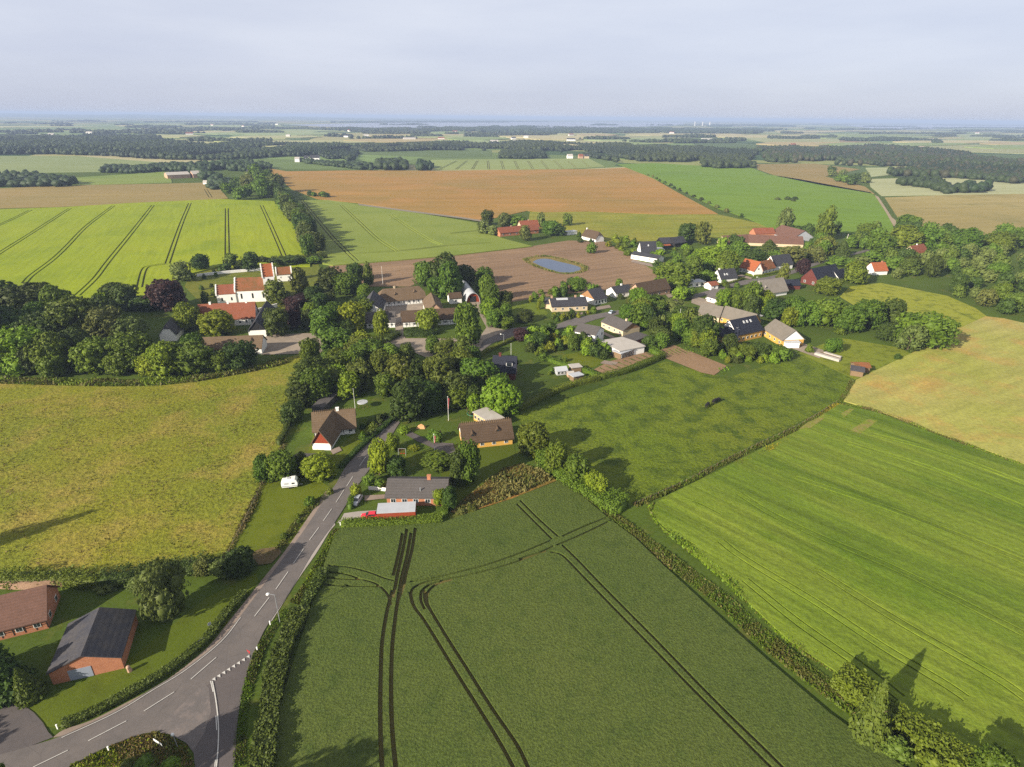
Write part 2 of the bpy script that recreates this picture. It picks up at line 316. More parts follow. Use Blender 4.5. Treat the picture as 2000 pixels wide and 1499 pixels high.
# --- bright barley on the right
g17 = [(1268,985),(1330,955),(1400,921),(1480,880),(1560,840),(1640,789),(1720,808),(1850,857),(2030,922),(2430,1067),(2430,1640),(2050,1640),(1945,1530),(1880,1480),(1800,1432),(1720,1372),(1640,1315),(1540,1250),(1400,1118),(1292,1030)]
def z2(x, y): return (1200 + x / 2.499, 740 + y / 2.499)
sang = lwang(z2(700, 640), z2(1999, 1250))
t17 = [[z2(x, y) for x, y in p] for p in ([(610,560),(760,655),(1000,770),(1400,940),(1999,1245)], [(520,790),(640,880),(1000,1100),(1300,1300),(1600,1480),(1720,1560)], [(880,480),(1300,620),(1700,770),(2030,905)], [(1130,310),(1500,420),(1750,520),(2030,640)], [(1260,270),(1600,360),(2030,520)], [(640,980),(900,1190),(1200,1400),(1400,1560)], [(1000,940),(1400,1190),(1850,1450),(2010,1560)])]
M_G17 = field_mat('bright_barley', (116, 142, 60), (128, 150, 72), (100, 130, 36), big=0.02, mid=0.045, fine=1.2, streak=(sang, 45, 1.6, 0.5), bmp=0.7, bd=0.3, p3=(0.55, 0.75), fvar=0.3, st2=(sang, 75, 9, 0.55))
crop('field', 'bright green barley field with fine tramlines filling the foreground', g17, M_G17, 0.55, [(p, dict(w=0.38, gap=1.7)) for p in t17] + [([z2(x, y) for x, y in p], dict(w=0.4, gap=0)) for p in ([(182,650),(205,596),(290,582),(400,602),(520,660)], [(200,680),(262,742),(400,812)])])
for pq in ([(900,245),(940,215),(1025,175),(1022,195),(960,240)], [(1150,252),(1240,196),(1285,205),(1200,268)], [(1105,170),(1150,145),(1170,150),(1120,190)]):
    poly_sheet('field_patch', 'bare pinkish patch in the barley corner', 'soil', [z2(x, y) for x, y in pq], MS2, z=0.57)
# --- tan field far right
crop('field', 'ripening field in patches of straw and green beside barley', [(1648,783),(1672,742),(1780,690),(1850,652),(1925,618),(1960,622),(2040,640),(2430,745),(2430,1060),(2040,920),(1850,852),(1720,804)],
     field_mat('ripening_field', (166, 174, 118), (178, 176, 112), (186, 164, 96), big=0.015, mid=0.05, fine=1.0, bmp=0.6, fvar=0.3, p3=(0.5, 0.68), streak=(0.5, 25, 4, 0.25)), 0.3)
# --- pasture with cattle
poly_sheet('pasture', 'green pasture with two grazing black cattle', 'pasture', [(1005,815),(1060,795),(1180,755),(1300,706),(1420,738),(1540,700),(1600,690),(1668,735),(1650,775),(1560,826),(1400,903),(1240,988),(1200,985),(1180,950),(1090,880)],
     field_mat('pasture_grass', (104, 128, 38), (116, 132, 46), (78, 100, 34), big=0.02, mid=0.16, fine=1.1, bmp=1.0, bd=0.5, fvar=0.5, p3=(0.46, 0.62)))
# --- left meadow
poly_sheet('meadow', 'olive and straw coloured hay meadow beside the road', 'meadow', [(-450,728),(0,740),(200,745),(350,741),(500,716),(592,690),(580,740),(572,800),(558,860),(522,922),(492,992),(440,1092),(420,1112),(300,1110),(180,1122),(0,1132),(-450,1140)],
     field_mat('hay_meadow', (140, 143, 54), (124, 137, 58), (160, 149, 74), big=0.02, mid=0.06, fine=0.8, bmp=0.9, bd=0.5, fvar=0.46, p3=(0.47, 0.68)))
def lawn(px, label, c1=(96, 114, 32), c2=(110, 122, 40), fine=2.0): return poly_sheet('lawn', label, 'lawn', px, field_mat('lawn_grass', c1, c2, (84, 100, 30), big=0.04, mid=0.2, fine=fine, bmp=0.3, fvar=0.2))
lawn([(440,1092),(492,992),(522,922),(560,900),(650,955),(600,1032),(560,1072),(520,1082),(470,1092)], 'mown lawn under the white caravan')
lawn([(0,1400),(60,1380),(250,1290),(400,1170),(500,1120),(505,1135),(440,1218),(330,1320),(180,1402),(118,1425)], 'mown verge lawn in front of the brick garage', (88, 108, 34), (100, 116, 40))
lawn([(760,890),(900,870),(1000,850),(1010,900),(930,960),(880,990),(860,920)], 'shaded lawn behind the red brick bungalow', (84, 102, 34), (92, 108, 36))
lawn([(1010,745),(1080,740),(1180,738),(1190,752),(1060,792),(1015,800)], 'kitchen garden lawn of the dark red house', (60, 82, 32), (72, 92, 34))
lawn([(1098,694),(1130,688),(1180,705),(1165,716),(1130,722),(1100,708)], 'curved garden lawn behind the clipped hedge')
lawn([(985,590),(1010,572),(1040,590),(1072,612),(1055,625),(1035,632),(1000,615)], 'narrow lawn strip beside the ploughed field', (104, 126, 44), (112, 130, 48))
lawn([(600,885),(612,850),(640,890),(700,840),(760,815),(770,808),(700,880),(665,910)], 'cottage front garden lawn beside the road')
lawn([(1640,580),(1660,560),(1720,553),(1850,578),(1905,602),(1930,620),(1850,654),(1770,640),(1690,610)], 'pale hay paddock beyond the tree belt', (148, 160, 70), (156, 164, 80), 1.0)
lawn([(1560,690),(1640,660),(1760,680),(1780,692),(1670,742),(1655,735)], 'rough paddock around the wooden hut', (122, 140, 56), (132, 144, 66), 1.0)
lawn([(380,520),(620,510),(640,570),(560,620),(400,600),(360,560)], 'churchyard grass around the white church', (110, 122, 50), (120, 126, 58))
lawn([(1150,468),(1230,492),(1290,530),(1272,536),(1215,505),(1145,482)], 'grass strip along the ploughed field', (110, 130, 48), (118, 134, 52))
# --- ploughed soil and pond
poly_sheet('field', 'bare ploughed brown field around the pond', 'field', [(640,520),(780,509),(900,498),(1040,481),(1110,470),(1180,472),(1235,502),(1290,538),(1270,552),(1200,566),(1100,575),(1000,590),(960,580),(925,540),(890,520),(800,560),(720,560)],
     field_mat('ploughed_soil', (156, 133, 112), (134, 113, 97), (168, 143, 120), big=0.02, mid=0.02, fine=0.7, streak=(lwang((700,530),(1200,480)), 60, 3, 0.35), bmp=0.5, p3=(0.5, 0.75), fvar=0.3))
poly_sheet('pond_bank', 'grassy rim of the pond in the ploughed field', 'bank', [(1024,508),(1044,502),(1075,502),(1110,510),(1138,519),(1143,527),(1128,533.5),(1098,535),(1062,526.5),(1036,516)], field_mat('bank_grass', (128, 124, 66), (150, 130, 84), (100, 104, 50), mid=0.3, fine=0.8))
def water(name, c, rough, bscale=0.6, ior=1.33):
    m, t, b, L = nodes(name); o = N(t, 'ShaderNodeTexCoord').outputs['Object']; b.inputs['Base Color'].default_value = c; b.inputs['Roughness'].default_value = rough; b.inputs['IOR'].default_value = ior
    bump(t, b, noise(t, bscale, o, 3), 0.08, 0.1); return m
poly_sheet('pond_water', 'small still pond in the ploughed field', 'pond', smooth_path([(1040,512),(1052,506.5),(1070,506),(1090,511),(1120,518),(1134,524),(1126,531),(1100,532.5),(1080,528.5),(1056,520)], 4), water('pond_water', (0.03, 0.05, 0.10, 1), 0.02, 0.3, 1.27))
# --- mid-distance crops
def z1(x, y): return (x / 2.857, 200 + y / 2.857)
t1 = [[(137,407),(70,450),(0,494),(-40,520)], [(60,411),(20,430),(-20,448)], [(222,402),(168,443),(130,482),(102,508),(62,538),(48,553)], [(299,401),(259,452),(212,510),(185,545),(150,578)], [(371,397),(352,443),(327,515)], [(327,515),(300,519),(282,526),(272,562)], [(443,407),(444,505)], [(511,401),(531,445),(556,502)]]
crop('field', 'vivid yellow green crop with tramlines behind the church', [(-400,418),(0,409),(120,405),(250,397),(430,389),(535,393),(560,420),(585,455),(608,495),(605,520),(430,520),(350,540),(300,590),(180,595),(110,575),(-400,548)],
     field_mat('yellow_green_crop', (142, 166, 24), (156, 174, 34), (128, 154, 26), big=0.008, mid=0.02, fine=0.7, bmp=0.4, fvar=0.2, p3=(0.5, 0.75), streak=(lwang((371,397),(327,515)), 40, 2.0, 0.2)), 0.75, [(p, dict(w=1.0, gap=2.5)) for p in t1])
t2 = [[(589,391),(630,441),(656,471),(697,510)], [(667,401),(699,431),(737,466),(776,491)], [(764,420),(797,443),(839,469),(862,478)], [(640,498),(780,490),(874,480),(960,474)], [(880,456),(920,452),(945,450)]]
crop('field', 'soft green wheat field between tree row and brown field', [(582,392),(640,391),(700,399),(790,412),(870,425),(940,437),(948,455),(990,468),(1040,481),(900,497),(780,508),(650,518),(630,515),(612,480),(596,440)],
     field_mat('soft_green_wheat', (130, 150, 88), (140, 158, 98), (122, 144, 80), big=0.01, mid=0.03, fine=0.8, bmp=0.4, fvar=0.2), 0.7, [(p, dict(w=1.15, gap=2.6)) for p in t2])
crop('field', 'broad orange brown field below the far woods', [(520,328),(560,335),(700,333),(850,334),(1000,332),(1180,330),(1240,327),(1262,341),(1325,377),(1402,418),(1290,419),(1150,413),(1060,415),(1030,412),(945,431),(900,424),(790,410),(700,397),(620,389),(570,370)],
     field_mat('orange_brown_field', (174, 138, 74), (158, 134, 70), (180, 140, 78), big=0.008, mid=0.012, fine=0.3, streak=(0.15, 160, 14, 0.22), bmp=0.2, fvar=0.15), 0.3)
poly_sheet('meadow', 'green and straw meadow between brown field and village', 'meadow', [(1035,414),(1150,414),(1290,419.5),(1402,419),(1480,436),(1515,452),(1440,460),(1350,470),(1280,475),(1180,470),(1110,455),(1030,445)],
     field_mat('mid_meadow', (138, 148, 62), (150, 150, 74), (122, 138, 56), big=0.012, mid=0.03, fine=0.4, streak=(0.1, 60, 8, 0.3)))
crop('field', 'smooth fresh green field right of the brown field', [(1205,321),(1280,319),(1400,326),(1470,329),(1500,341),(1560,350),(1700,376),(1712,386),(1742,432),(1748,460),(1690,460),(1560,445),(1515,452),(1462,427),(1402,407),(1332,373),(1257,341)],
     field_mat('fresh_green_field', (112, 150, 48), (120, 154, 58), (104, 140, 48), big=0.006, mid=0.012, fine=0.3, streak=(2.6, 90, 10, 0.15), bmp=0.2, fvar=0.12), 0.4)
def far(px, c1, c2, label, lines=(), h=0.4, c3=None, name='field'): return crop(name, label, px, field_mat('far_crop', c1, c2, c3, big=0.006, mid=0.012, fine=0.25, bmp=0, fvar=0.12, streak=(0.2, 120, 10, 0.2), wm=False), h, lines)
far([(1475,321),(1590,320),(1680,331),(1612,345),(1690,365),(1708,379),(1600,361),(1520,345),(1480,331)], (164, 140, 84), (150, 134, 78), 'tan strip field beyond the fresh green field')
far([(1728,386),(1860,381),(2400,374),(2400,452),(1850,460),(1795,444),(1762,438)], (166, 150, 90), (176, 160, 100), 'straw coloured field with dark streaks beside the track', c3=(142, 134, 78))
far([(1690,328),(1785,327),(1792,336),(1702,346)], (178, 184, 136), (170, 178, 126), 'small pale field between copses')
far([(1697,350),(1840,346),(1920,352),(2400,362),(2400,373),(1722,383),(1700,365)], (178, 182, 134), (184, 186, 140), 'pale silvery field around the far copse')
t9 = [[(875 + i * 26 + max(0, 3 - i) * 6, 314), (868 + i * 29 - max(0, 3 - i) * 3, 331)] for i in range(11)]
far([(838,313),(900,312),(1150,310),(1182,326),(1100,331),(850,332)], (146, 160, 92), (152, 164, 98), 'pale field with evenly spaced tramlines below the wood', [(p, dict(w=1.4, gap=3.2)) for p in t9])
far([(-400,374),(0,368),(150,362),(330,359),(402,357),(426,366),(446,388),(300,396),(120,404),(-400,417)], (164, 142, 86), (150, 136, 78), 'brown stubble strip beyond the yellow green crop', [([(402,370),(412,386)], dict(w=1.2, gap=3))])
far([(-400,308),(0,305),(150,305),(330,319),(335,332),(200,336),(0,339),(-400,342)], (140, 154, 96), (148, 160, 104), 'pale green field in front of the far wood')
far([(150,347),(330,335),(336,357),(150,362),(40,364),(0,362)], (126, 148, 62), (140, 154, 72), 'light green field beside the grey barns')
far([(690,293),(840,290),(960,294),(960,306),(860,309),(700,302)], (104, 124, 66), (96, 116, 60), 'dull green clearing inside the far wood')
far([(1180,303),(1290,298),(1300,308),(1220,312)], (112, 140, 62), (120, 144, 70), 'small green clearing beside the far cottages')
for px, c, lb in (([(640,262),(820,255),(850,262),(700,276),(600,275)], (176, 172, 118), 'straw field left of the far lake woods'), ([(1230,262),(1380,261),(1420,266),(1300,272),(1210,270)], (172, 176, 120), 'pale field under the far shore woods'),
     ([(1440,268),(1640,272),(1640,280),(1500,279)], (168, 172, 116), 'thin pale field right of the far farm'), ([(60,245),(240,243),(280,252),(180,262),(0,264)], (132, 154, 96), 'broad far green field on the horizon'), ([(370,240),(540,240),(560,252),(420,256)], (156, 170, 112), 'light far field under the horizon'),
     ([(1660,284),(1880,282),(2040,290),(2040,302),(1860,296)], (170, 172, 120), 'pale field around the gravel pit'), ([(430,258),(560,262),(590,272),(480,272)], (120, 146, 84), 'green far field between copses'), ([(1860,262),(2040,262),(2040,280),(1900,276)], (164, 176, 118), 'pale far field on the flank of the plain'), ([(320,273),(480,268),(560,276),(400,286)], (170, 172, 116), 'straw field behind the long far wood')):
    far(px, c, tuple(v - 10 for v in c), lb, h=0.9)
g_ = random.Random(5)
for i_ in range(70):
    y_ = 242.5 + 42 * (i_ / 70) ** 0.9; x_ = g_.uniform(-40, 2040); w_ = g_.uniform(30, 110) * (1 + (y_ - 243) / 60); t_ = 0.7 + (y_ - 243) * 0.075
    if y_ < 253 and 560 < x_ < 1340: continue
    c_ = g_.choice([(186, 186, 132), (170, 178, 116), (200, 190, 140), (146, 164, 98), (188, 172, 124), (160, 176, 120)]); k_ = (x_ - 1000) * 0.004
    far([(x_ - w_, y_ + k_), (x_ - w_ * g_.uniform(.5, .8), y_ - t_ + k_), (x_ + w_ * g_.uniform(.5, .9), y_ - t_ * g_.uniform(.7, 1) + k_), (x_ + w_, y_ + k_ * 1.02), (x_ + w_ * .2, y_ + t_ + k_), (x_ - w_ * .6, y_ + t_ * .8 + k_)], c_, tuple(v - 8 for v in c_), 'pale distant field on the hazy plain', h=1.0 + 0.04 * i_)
poly_sheet('lake_water', 'pale fjord below the horizon', 'water', [(560,244),(700,241),(850,239),(1000,238.4),(1340,240),(1330,245),(1250,248),(1100,250),(1050,249.5),(950,248),(820,250),(700,249.5),(620,247.5)], water('lake_water', (0.16, 0.17, 0.22, 1), 0.25, 0.01), z=1.2)
poly_sheet('lake_water', 'second pale arm of the fjord near the straw fields', 'water', [(1650,245),(1850,244),(2040,245),(2040,248),(1900,252),(1720,254),(1690,250)], bpy.data.materials['lake_water'], z=1.3)

hv = []; hf = []; nx = 60
for i in range(nx + 1):
    x = -24000 + i * 24000 / nx; e_ = max(0.0, 1 - max(0, x + 7000) / 6500) * (50 + 9 * math.sin(i * 0.7) + 6 * math.sin(i * 1.9))
    hv += [(x, 12500, 0.5), (x, 15500, max(1.0, e_)), (x, 21000, 0.5)]
for i in range(nx): hf += [(3*i, 3*i+3, 3*i+4, 3*i+1), (3*i+1, 3*i+4, 3*i+5, 3*i+2)]
tag(MB().add(hv, hf).build('hills', field_mat('far_hills', (96, 116, 80), (70, 92, 66), (150, 156, 112), big=0.0008, mid=0.002, fine=0.01, bmp=0, wm=False), None, True), 'low hazy rise along the far horizon', 'hills', None, 'structure')
# --- roads
def asphalt(name, c, c2, patch=None):
    m, t, b, L = nodes(name); o = N(t, 'ShaderNodeTexCoord').outputs['Object']; b.inputs['Roughness'].default_value = 0.8; b.inputs['Specular IOR Level'].default_value = 0.3
    col = mix(t, ramp(t, noise(t, 0.25, o, 5, 0.7), 0.35, 0.65), alb(c), alb(c2)); col = mix(t, 0.3, col, ramp(t, noise(t, 6, o, 3, 0.8), 0.3, 0.7, (0.6, 0.6, 0.6, 1), (1.4, 1.4, 1.4, 1)), 'MULTIPLY')
    v = N(t, 'ShaderNodeTexVoronoi', feature='DISTANCE_TO_EDGE'); v.inputs['Scale'].default_value = 0.22; L(o, v.inputs['Vector'])
    col = mix(t, 0.4, col, ramp(t, v.outputs['Distance'], 0.0, 0.012, (0.55, 0.55, 0.55, 1), (1, 1, 1, 1)), 'MULTIPLY')
    if patch: col = mix(t, ramp(t, noise(t, 0.5, o, 6, 0.8), 0.45, 0.6), col, alb(patch))
    L(col, b.inputs['Base Color']); return m
ASP = asphalt('asphalt', (124, 116, 112), (110, 104, 102)); ASP2 = asphalt('darker_asphalt', (108, 100, 98), (98, 92, 92)); GRAV = asphalt('gravel_yard', (176, 160, 142), (156, 142, 128)); PAVE = asphalt('pavement_slabs', (164, 146, 132), (148, 132, 122)); CONC = plain('concrete_slab', (186, 176, 168), 0.85, 0.5, 0.7)
def z8(x, y): return (x / 3.571, 1250 + y / 3.571)
kerb = [(-60,1490),(0,1473),(60,1457),(125,1436),(224,1390),(297,1345),(361,1306),(431,1250),(497,1167),(540,1108),(588,1044),(620,996),(640,966),(657,944),(675,912),(705,877),(727,846),(750,820),(768,809),(800,785),(835,755),(880,728),(918,700),(944,664),(1000,641),(1074,637),(1120,622),(1180,611),(1262,596),(1345,578),(1400,563),(1440,550),(1500,541),(1548,528),(1600,510),(1660,496),(1720,480)]
right = [(1722,484),(1662,500),(1604,515),(1552,534),(1502,548),(1446,558),(1404,570),(1350,584),(1266,603),(1180,620),(1140,632),(1100,641),(1060,646),(1000,660),(960,672),(922,704),(890,735),(860,756),(815,790),(783,822),(755,868),(719,920),(698,950),(681,978),(652,1023),(636,1044),(607,1086),(566,1156),(523,1220),(505,1255),(493,1287),(484,1312),(470,1368),(462,1429),(458,1499),(456,1540)]
isl = [(383,1540),(381,1499),(378,1471),(364,1452),(336,1436),(308,1431),(280,1433),(252,1443),(213,1457),(174,1477),(134,1499),(60,1540),(-60,1560)]
def sp(l): return [tuple(p) for p in smooth_path(l, 3)]
ROAD_PTS = sp(kerb) + sp(right) + sp(isl)
poly_sheet('road', 'grey asphalt village road curving in from the junction', 'road', ROAD_PTS, ASP)
poly_sheet('lane', 'darker asphalt side road joining at the give way line', 'road', sp([(484,1312),(470,1368),(462,1429),(458,1499),(456,1540)]) + [(383,1540),(381,1499),(378,1471),(364,1452),(345,1438),(330,1425),(380,1365),(414,1330),(440,1312),(490,1282)], ASP2)
poly_sheet('lane', 'cracked worn apron between the two roads', 'road', [(300,1430),(330,1434),(362,1450),(378,1466),(400,1430),(412,1390),(408,1345),(400,1335),(370,1362),(330,1400)], asphalt('worn_apron', (122, 115, 112), (108, 103, 102), (134, 124, 120)))
poly_sheet('driveway', 'asphalt yard entrance at the lower corner', 'driveway', [(-60,1370),(0,1362),(20,1364),(45,1377),(66,1392),(84,1412),(94,1430),(104,1440),(60,1457),(0,1474),(-60,1491)], ASP2)
pav_o = [(104,1440),(126,1425),(179,1407),(246,1373),(322,1331),(403,1267),(444,1218),(511,1134),(559,1073),(617,988),(642,952)]
pav_i = [(640,966),(620,996),(588,1044),(540,1108),(497,1167),(431,1250),(361,1306),(297,1345),(224,1390),(125,1436)]
def kerbed(name, label, outer, inner, mat, h=0.12):
    o = [P(x, y, h) for x, y in sp(outer)]; i = [P(x, y, h) for x, y in sp(inner)]; ring = o + i
    tris = geometry.tessellate_polygon([ring]); n = len(ring); vs = [tuple(p) for p in ring] + [(p.x, p.y, 0.0) for p in ring]
    fs = [tuple(t) for t in tris] + [(k, (k + 1) % n, n + (k + 1) % n, n + k) for k in range(n)]
    me = bpy.data.meshes.new(name); me.from_pydata(vs, [], fs); me.update(); return tag(link(name, me, mat), label, 'pavement', None, 'structure')
kerbed('pavement', 'narrow raised pavement along the lawn side of the road', pav_o, pav_i, PAVE)
kerbed('pavement', 'pale concrete edge strip along the wheat side of the road', [(532,1212),(550,1183),(580,1135),(617,1082),(642,1041),(655,1025)], [(652,1019),(636,1044),(607,1086),(566,1156),(525,1216)], CONC, 0.08)
poly_sheet('driveway', 'concrete slab driveway under the red car', 'driveway', [(664,1018),(672,1003),(700,999),(735,997),(735,1008),(700,1013)], CONC)
poly_sheet('driveway', 'dark gravel drive to the yellow thatched house', 'driveway', [(790,848),(800,842),(820,852),(845,864),(885,866),(892,893),(870,890),(845,875),(815,862)], ASP2)
poly_sheet('yard', 'gravel forecourt between barn wing and trees', 'yard', [(511,693),(520,655),(600,651),(660,655),(735,660),(800,661),(890,661),(945,664),(925,700),(870,735),(840,702),(796,683),(766,678),(728,681),(600,691)], GRAV)
poly_sheet('yard', 'cobbled manor courtyard with straight drive', 'yard', [(745,606),(752,599),(832,592),(842,607),(788,615),(787,640),(792,662),(775,662),(772,640),(771,612)], GRAV)
poly_sheet('yard', 'gravel track beside the round roofed barn', 'yard', [(916,592),(935,587),(950,608),(966,640),(990,646),(946,664),(934,662),(950,640),(936,614)], GRAV)
poly_sheet('yard', 'gravel yard of the yellow farm', 'yard', [(1560,668),(1620,688),(1600,700),(1550,682),(1530,676)], GRAV)
poly_sheet('yard', 'brown earth yard behind the yellow farm', 'yard', [(1352,578),(1400,590),(1412,600),(1380,602),(1350,592)], GRAV)
poly_sheet('path', 'dirt track between the green and straw fields', 'track', [(1708,381),(1716,385),(1742,425),(1762,440),(1745,442),(1730,415)], plain('dirt', (176, 158, 128), 0.9, 0.4, 0.1), z=0.5)
poly_sheet('path', 'grey farm lane below the orange brown field', 'track', [(700,398),(790,410),(900,424),(945,431),(944,434),(900,427),(790,413),(700,401)], plain('lane_gravel', (150, 140, 122), 0.9, 0.4, 0.1), z=0.8)
poly_sheet('yard', 'bare earth patch beside the road and lawn', 'soil', [(478,1085),(510,1072),(545,1068),(550,1080),(530,1100),(500,1105),(480,1098)], field_mat('bare_earth', (128, 108, 90), (104, 96, 66), fine=2.5, mid=0.6, c3=(96, 92, 50)))
poly_sheet('field', 'sandy excavation on the far plain', 'soil', [(1775,287),(1800,284),(1820,292),(1790,295)], plain('sand', (226, 200, 170), 0.9, 0.2, 0.05), z=1.4)
SOIL = field_mat('garden_soil', (158, 134, 112), (140, 116, 98), fine=1.5, bmp=0.3)
poly_sheet('garden_bed', 'bare vegetable plot beside the clipped hedge', 'soil', [(1300,700),(1352,688),(1420,715),(1395,733),(1370,728)], SOIL)
poly_sheet('garden_bed', 'planted rows of the kitchen garden', 'soil', [(1280,688),(1315,674),(1352,688),(1300,701)], SOIL)
poly_sheet('garden_bed', 'striped vegetable beds inside the hedge', 'soil', [(1160,722),(1190,706),(1262,688),(1278,695),(1185,732)], SOIL)
poly_sheet('garden_bed', 'overgrown allotment with brown grass above the wheat', 'soil', [(880,1000),(925,960),(985,915),(1020,905),(1080,935),(1090,938),(1000,974),(905,1004)], field_mat('rough_allotment', (164, 122, 70), (124, 116, 52), (176, 128, 76), mid=0.2, fine=1.2, bmp=0.9, bd=0.5, fvar=0.5))
# --- road markings
WHITE = plain('road_paint', (235, 232, 226), 0.7, 0.5, 2.5, k=0.6)
def mark(px, label, group=None):
    z = 0.145 if False else ZMARK; return poly_sheet('road_marking', label, 'road marking', px, WHITE, z=z)
ZMARK = ZS[0] + 0.008
def z5(x, y): return (380 + x / 6.2469, 980 + y / 6.2469)
dash = [z5(730,1400), z5(910,1170), z5(990,1070), z5(1140,855), z5(1205,755), z5(1330,575), z5(1400,470), z5(1515,315), z5(1570,235), z5(1672,88), z5(1725,10), (672,956.5), z8(1330,275), z8(1508,122), z8(1003,497), z8(1215,363), z8(615,704), z8(880,566), z8(230,888), z8(473,770),
        (677,950), (689,931), (702,911), (714,893), (745,847), (751,838), (758,830.5), (769,818), (775,813.5), (782,807)]
dm = []
for i in range(0, len(dash) - 1, 2):
    a, b = (P(*dash[i], ZMARK), P(*dash[i + 1], ZMARK)); v = (b - a).normalized(); n = Vector((-v.y, v.x, 0)) * 0.06
    q = [a + n, b + n, b - n, a - n]; dm.append(q)
for q in dm:
    poly_sheet('road_marking', 'white centre dash of the village road', 'road marking', None, WHITE, z=ZMARK, pts=q)['group'] = 'centre line dashes of the road'
for i in range(8):
    c = P(*z8(1495 + (1735 - 1495) * i / 7, 275 + (118 - 275) * i / 7), ZMARK); d = (P(*z8(1735, 118)) - P(*z8(1495, 275))).normalized(); n = Vector((-d.y, d.x, 0))
    poly_sheet('road_marking', 'white give way triangle across the side road', 'road marking', None, WHITE, z=ZMARK, pts=[c - d * 0.28 + n * 0.3, c + d * 0.28 + n * 0.3, c - n * 0.4])['group'] = 'give way triangles'
def line_strip(px, w, label):
    pth = wpath(px, ZMARK); a = offset(pth, w / 2); b = offset(pth, -w / 2); return poly_sheet('road_marking', label, 'road marking', None, WHITE, z=ZMARK, pts=a + b[::-1])
line_strip([z8(1480,287), z8(1500,390), z8(1515,500), z8(1524,620), z8(1520,760), z8(1508,889), z8(1500,960)], 0.16, 'long white centre line of the side road')
line_strip([z8(1468,287), z8(1486,362)], 0.13, 'short white stripe beside the give way line')
line_strip([z8(1506,530), z8(1511,630)], 0.13, 'short white stripe halfway along the side road')
line_strip([z8(1503,835), z8(1496,900)], 0.13, 'short white stripe at the lower frame edge')
line_strip([(120,1441), (224,1393), (297,1349), (361,1310), (431,1254), (470,1206)], 0.1, 'thin pale edge line along the kerb')

for q in [((1080, 612), (1145, 610), (1146, 614), (1082, 616), 'bungalow with two pale chimneys'), ((1162, 600), (1190, 596), (1194, 601), (1166, 606), 'tan brick house'), ((1175, 646), (1210, 663), (1204, 666), (1170, 649), 'grey roofed bungalow'), ((1236, 508), (1280, 517), (1276, 522), (1232, 512), 'white villa'), ((1446, 536), (1470, 543), (1466, 546), (1440, 539), 'orange roofed house'), ((1300, 576), (1330, 570), (1336, 575), (1306, 582), 'pink thatched house'), ((900, 884), (930, 882), (934, 888), (904, 892), 'yellow thatched cottage'), ((645, 880), (662, 872), (668, 880), (650, 888), 'thatched roadside cottage'), ((712, 968), (752, 966), (752, 974), (712, 978), 'red brick bungalow'), ((1180, 704), (1208, 708), (1200, 714), (1172, 710), 'flat roofed house')]:
    poly_sheet('patio', 'paved patio beside the ' + q[4], 'patio', list(q[:4]), PAVE)
# ---------------------------------------------------------------- foliage
LM = dict(
    green=leaf_mat('leaves_green', (117, 150, 47), (87, 122, 38)), dark=leaf_mat('leaves_dark', (87, 114, 45), (65, 92, 36)), bright=leaf_mat('leaves_bright', (144, 180, 47), (112, 150, 41)),
    lime=leaf_mat('leaves_lime', (158, 176, 42), (122, 146, 36)), olive=leaf_mat('leaves_olive', (122, 146, 62), (94, 120, 48)), grey=leaf_mat('leaves_grey_green', (134, 153, 90), (103, 124, 67)),
    brown=leaf_mat('leaves_brownish', (118, 124, 58), (92, 102, 48)), copper=leaf_mat('leaves_copper', (90, 60, 56), (64, 45, 47), 0.01), spruce=leaf_mat('needles', (101, 134, 54), (71, 103, 45)), flower=leaf_mat('blossom', (226, 226, 196), (150, 160, 100), 0.01), hedge=leaf_mat('hedge_leaves', (122, 153, 43), (99, 130, 38)),
    straw=leaf_mat('dry_grass', (164, 146, 90), (124, 122, 60)), weed=leaf_mat('weed_leaves', (104, 122, 50), (126, 120, 62)), yellow=leaf_mat('yellow_flowers', (214, 190, 40), (150, 150, 40), 0.005), big=leaf_mat('broad_hedge_leaves', (112, 144, 64), (48, 74, 32)))
BARK = plain('bark', (104, 88, 70), 0.9, 0.6, 4); BIRCH = plain('birch_bark', (220, 214, 204), 0.8, 0.4, 3)
def rand_dirs(n, rng):
    d = rng.normal(size=(n, 3)); return d / np.linalg.norm(d, axis=1, keepdims=True)
def leaf_quads(pos, nrm, size, rng, jit=0.7, aspect=(0.7, 1.3), droop=None):
    n = len(pos); nn = nrm + rng.normal(size=(n, 3)) * jit; nn /= np.linalg.norm(nn, axis=1, keepdims=True) + 1e-9
    u = np.cross(nn, rand_dirs(n, rng)); u /= np.linalg.norm(u, axis=1, keepdims=True) + 1e-9
    if droop is not None: u = np.tile(np.array([[0, 0, 1.0]]), (n, 1)) + rng.normal(size=(n, 3)) * droop; u /= np.linalg.norm(u, axis=1, keepdims=True); nn = np.cross(u, rand_dirs(n, rng))
    w = np.cross(nn, u); w /= np.linalg.norm(w, axis=1, keepdims=True) + 1e-9
    a = rng.uniform(*aspect, size=(n, 1)); s = np.asarray(size).reshape(-1, 1)
    U = u * s * a; Wv = w * s / a
    k = rng.uniform(0.55, 1.0, size=(4, n, 1))
    V = np.stack([pos - U * k[0], pos - Wv * k[1], pos + U * k[2], pos + Wv * k[3]], axis=1).reshape(-1, 3)
    return V, np.arange(4 * n).reshape(n, 4)
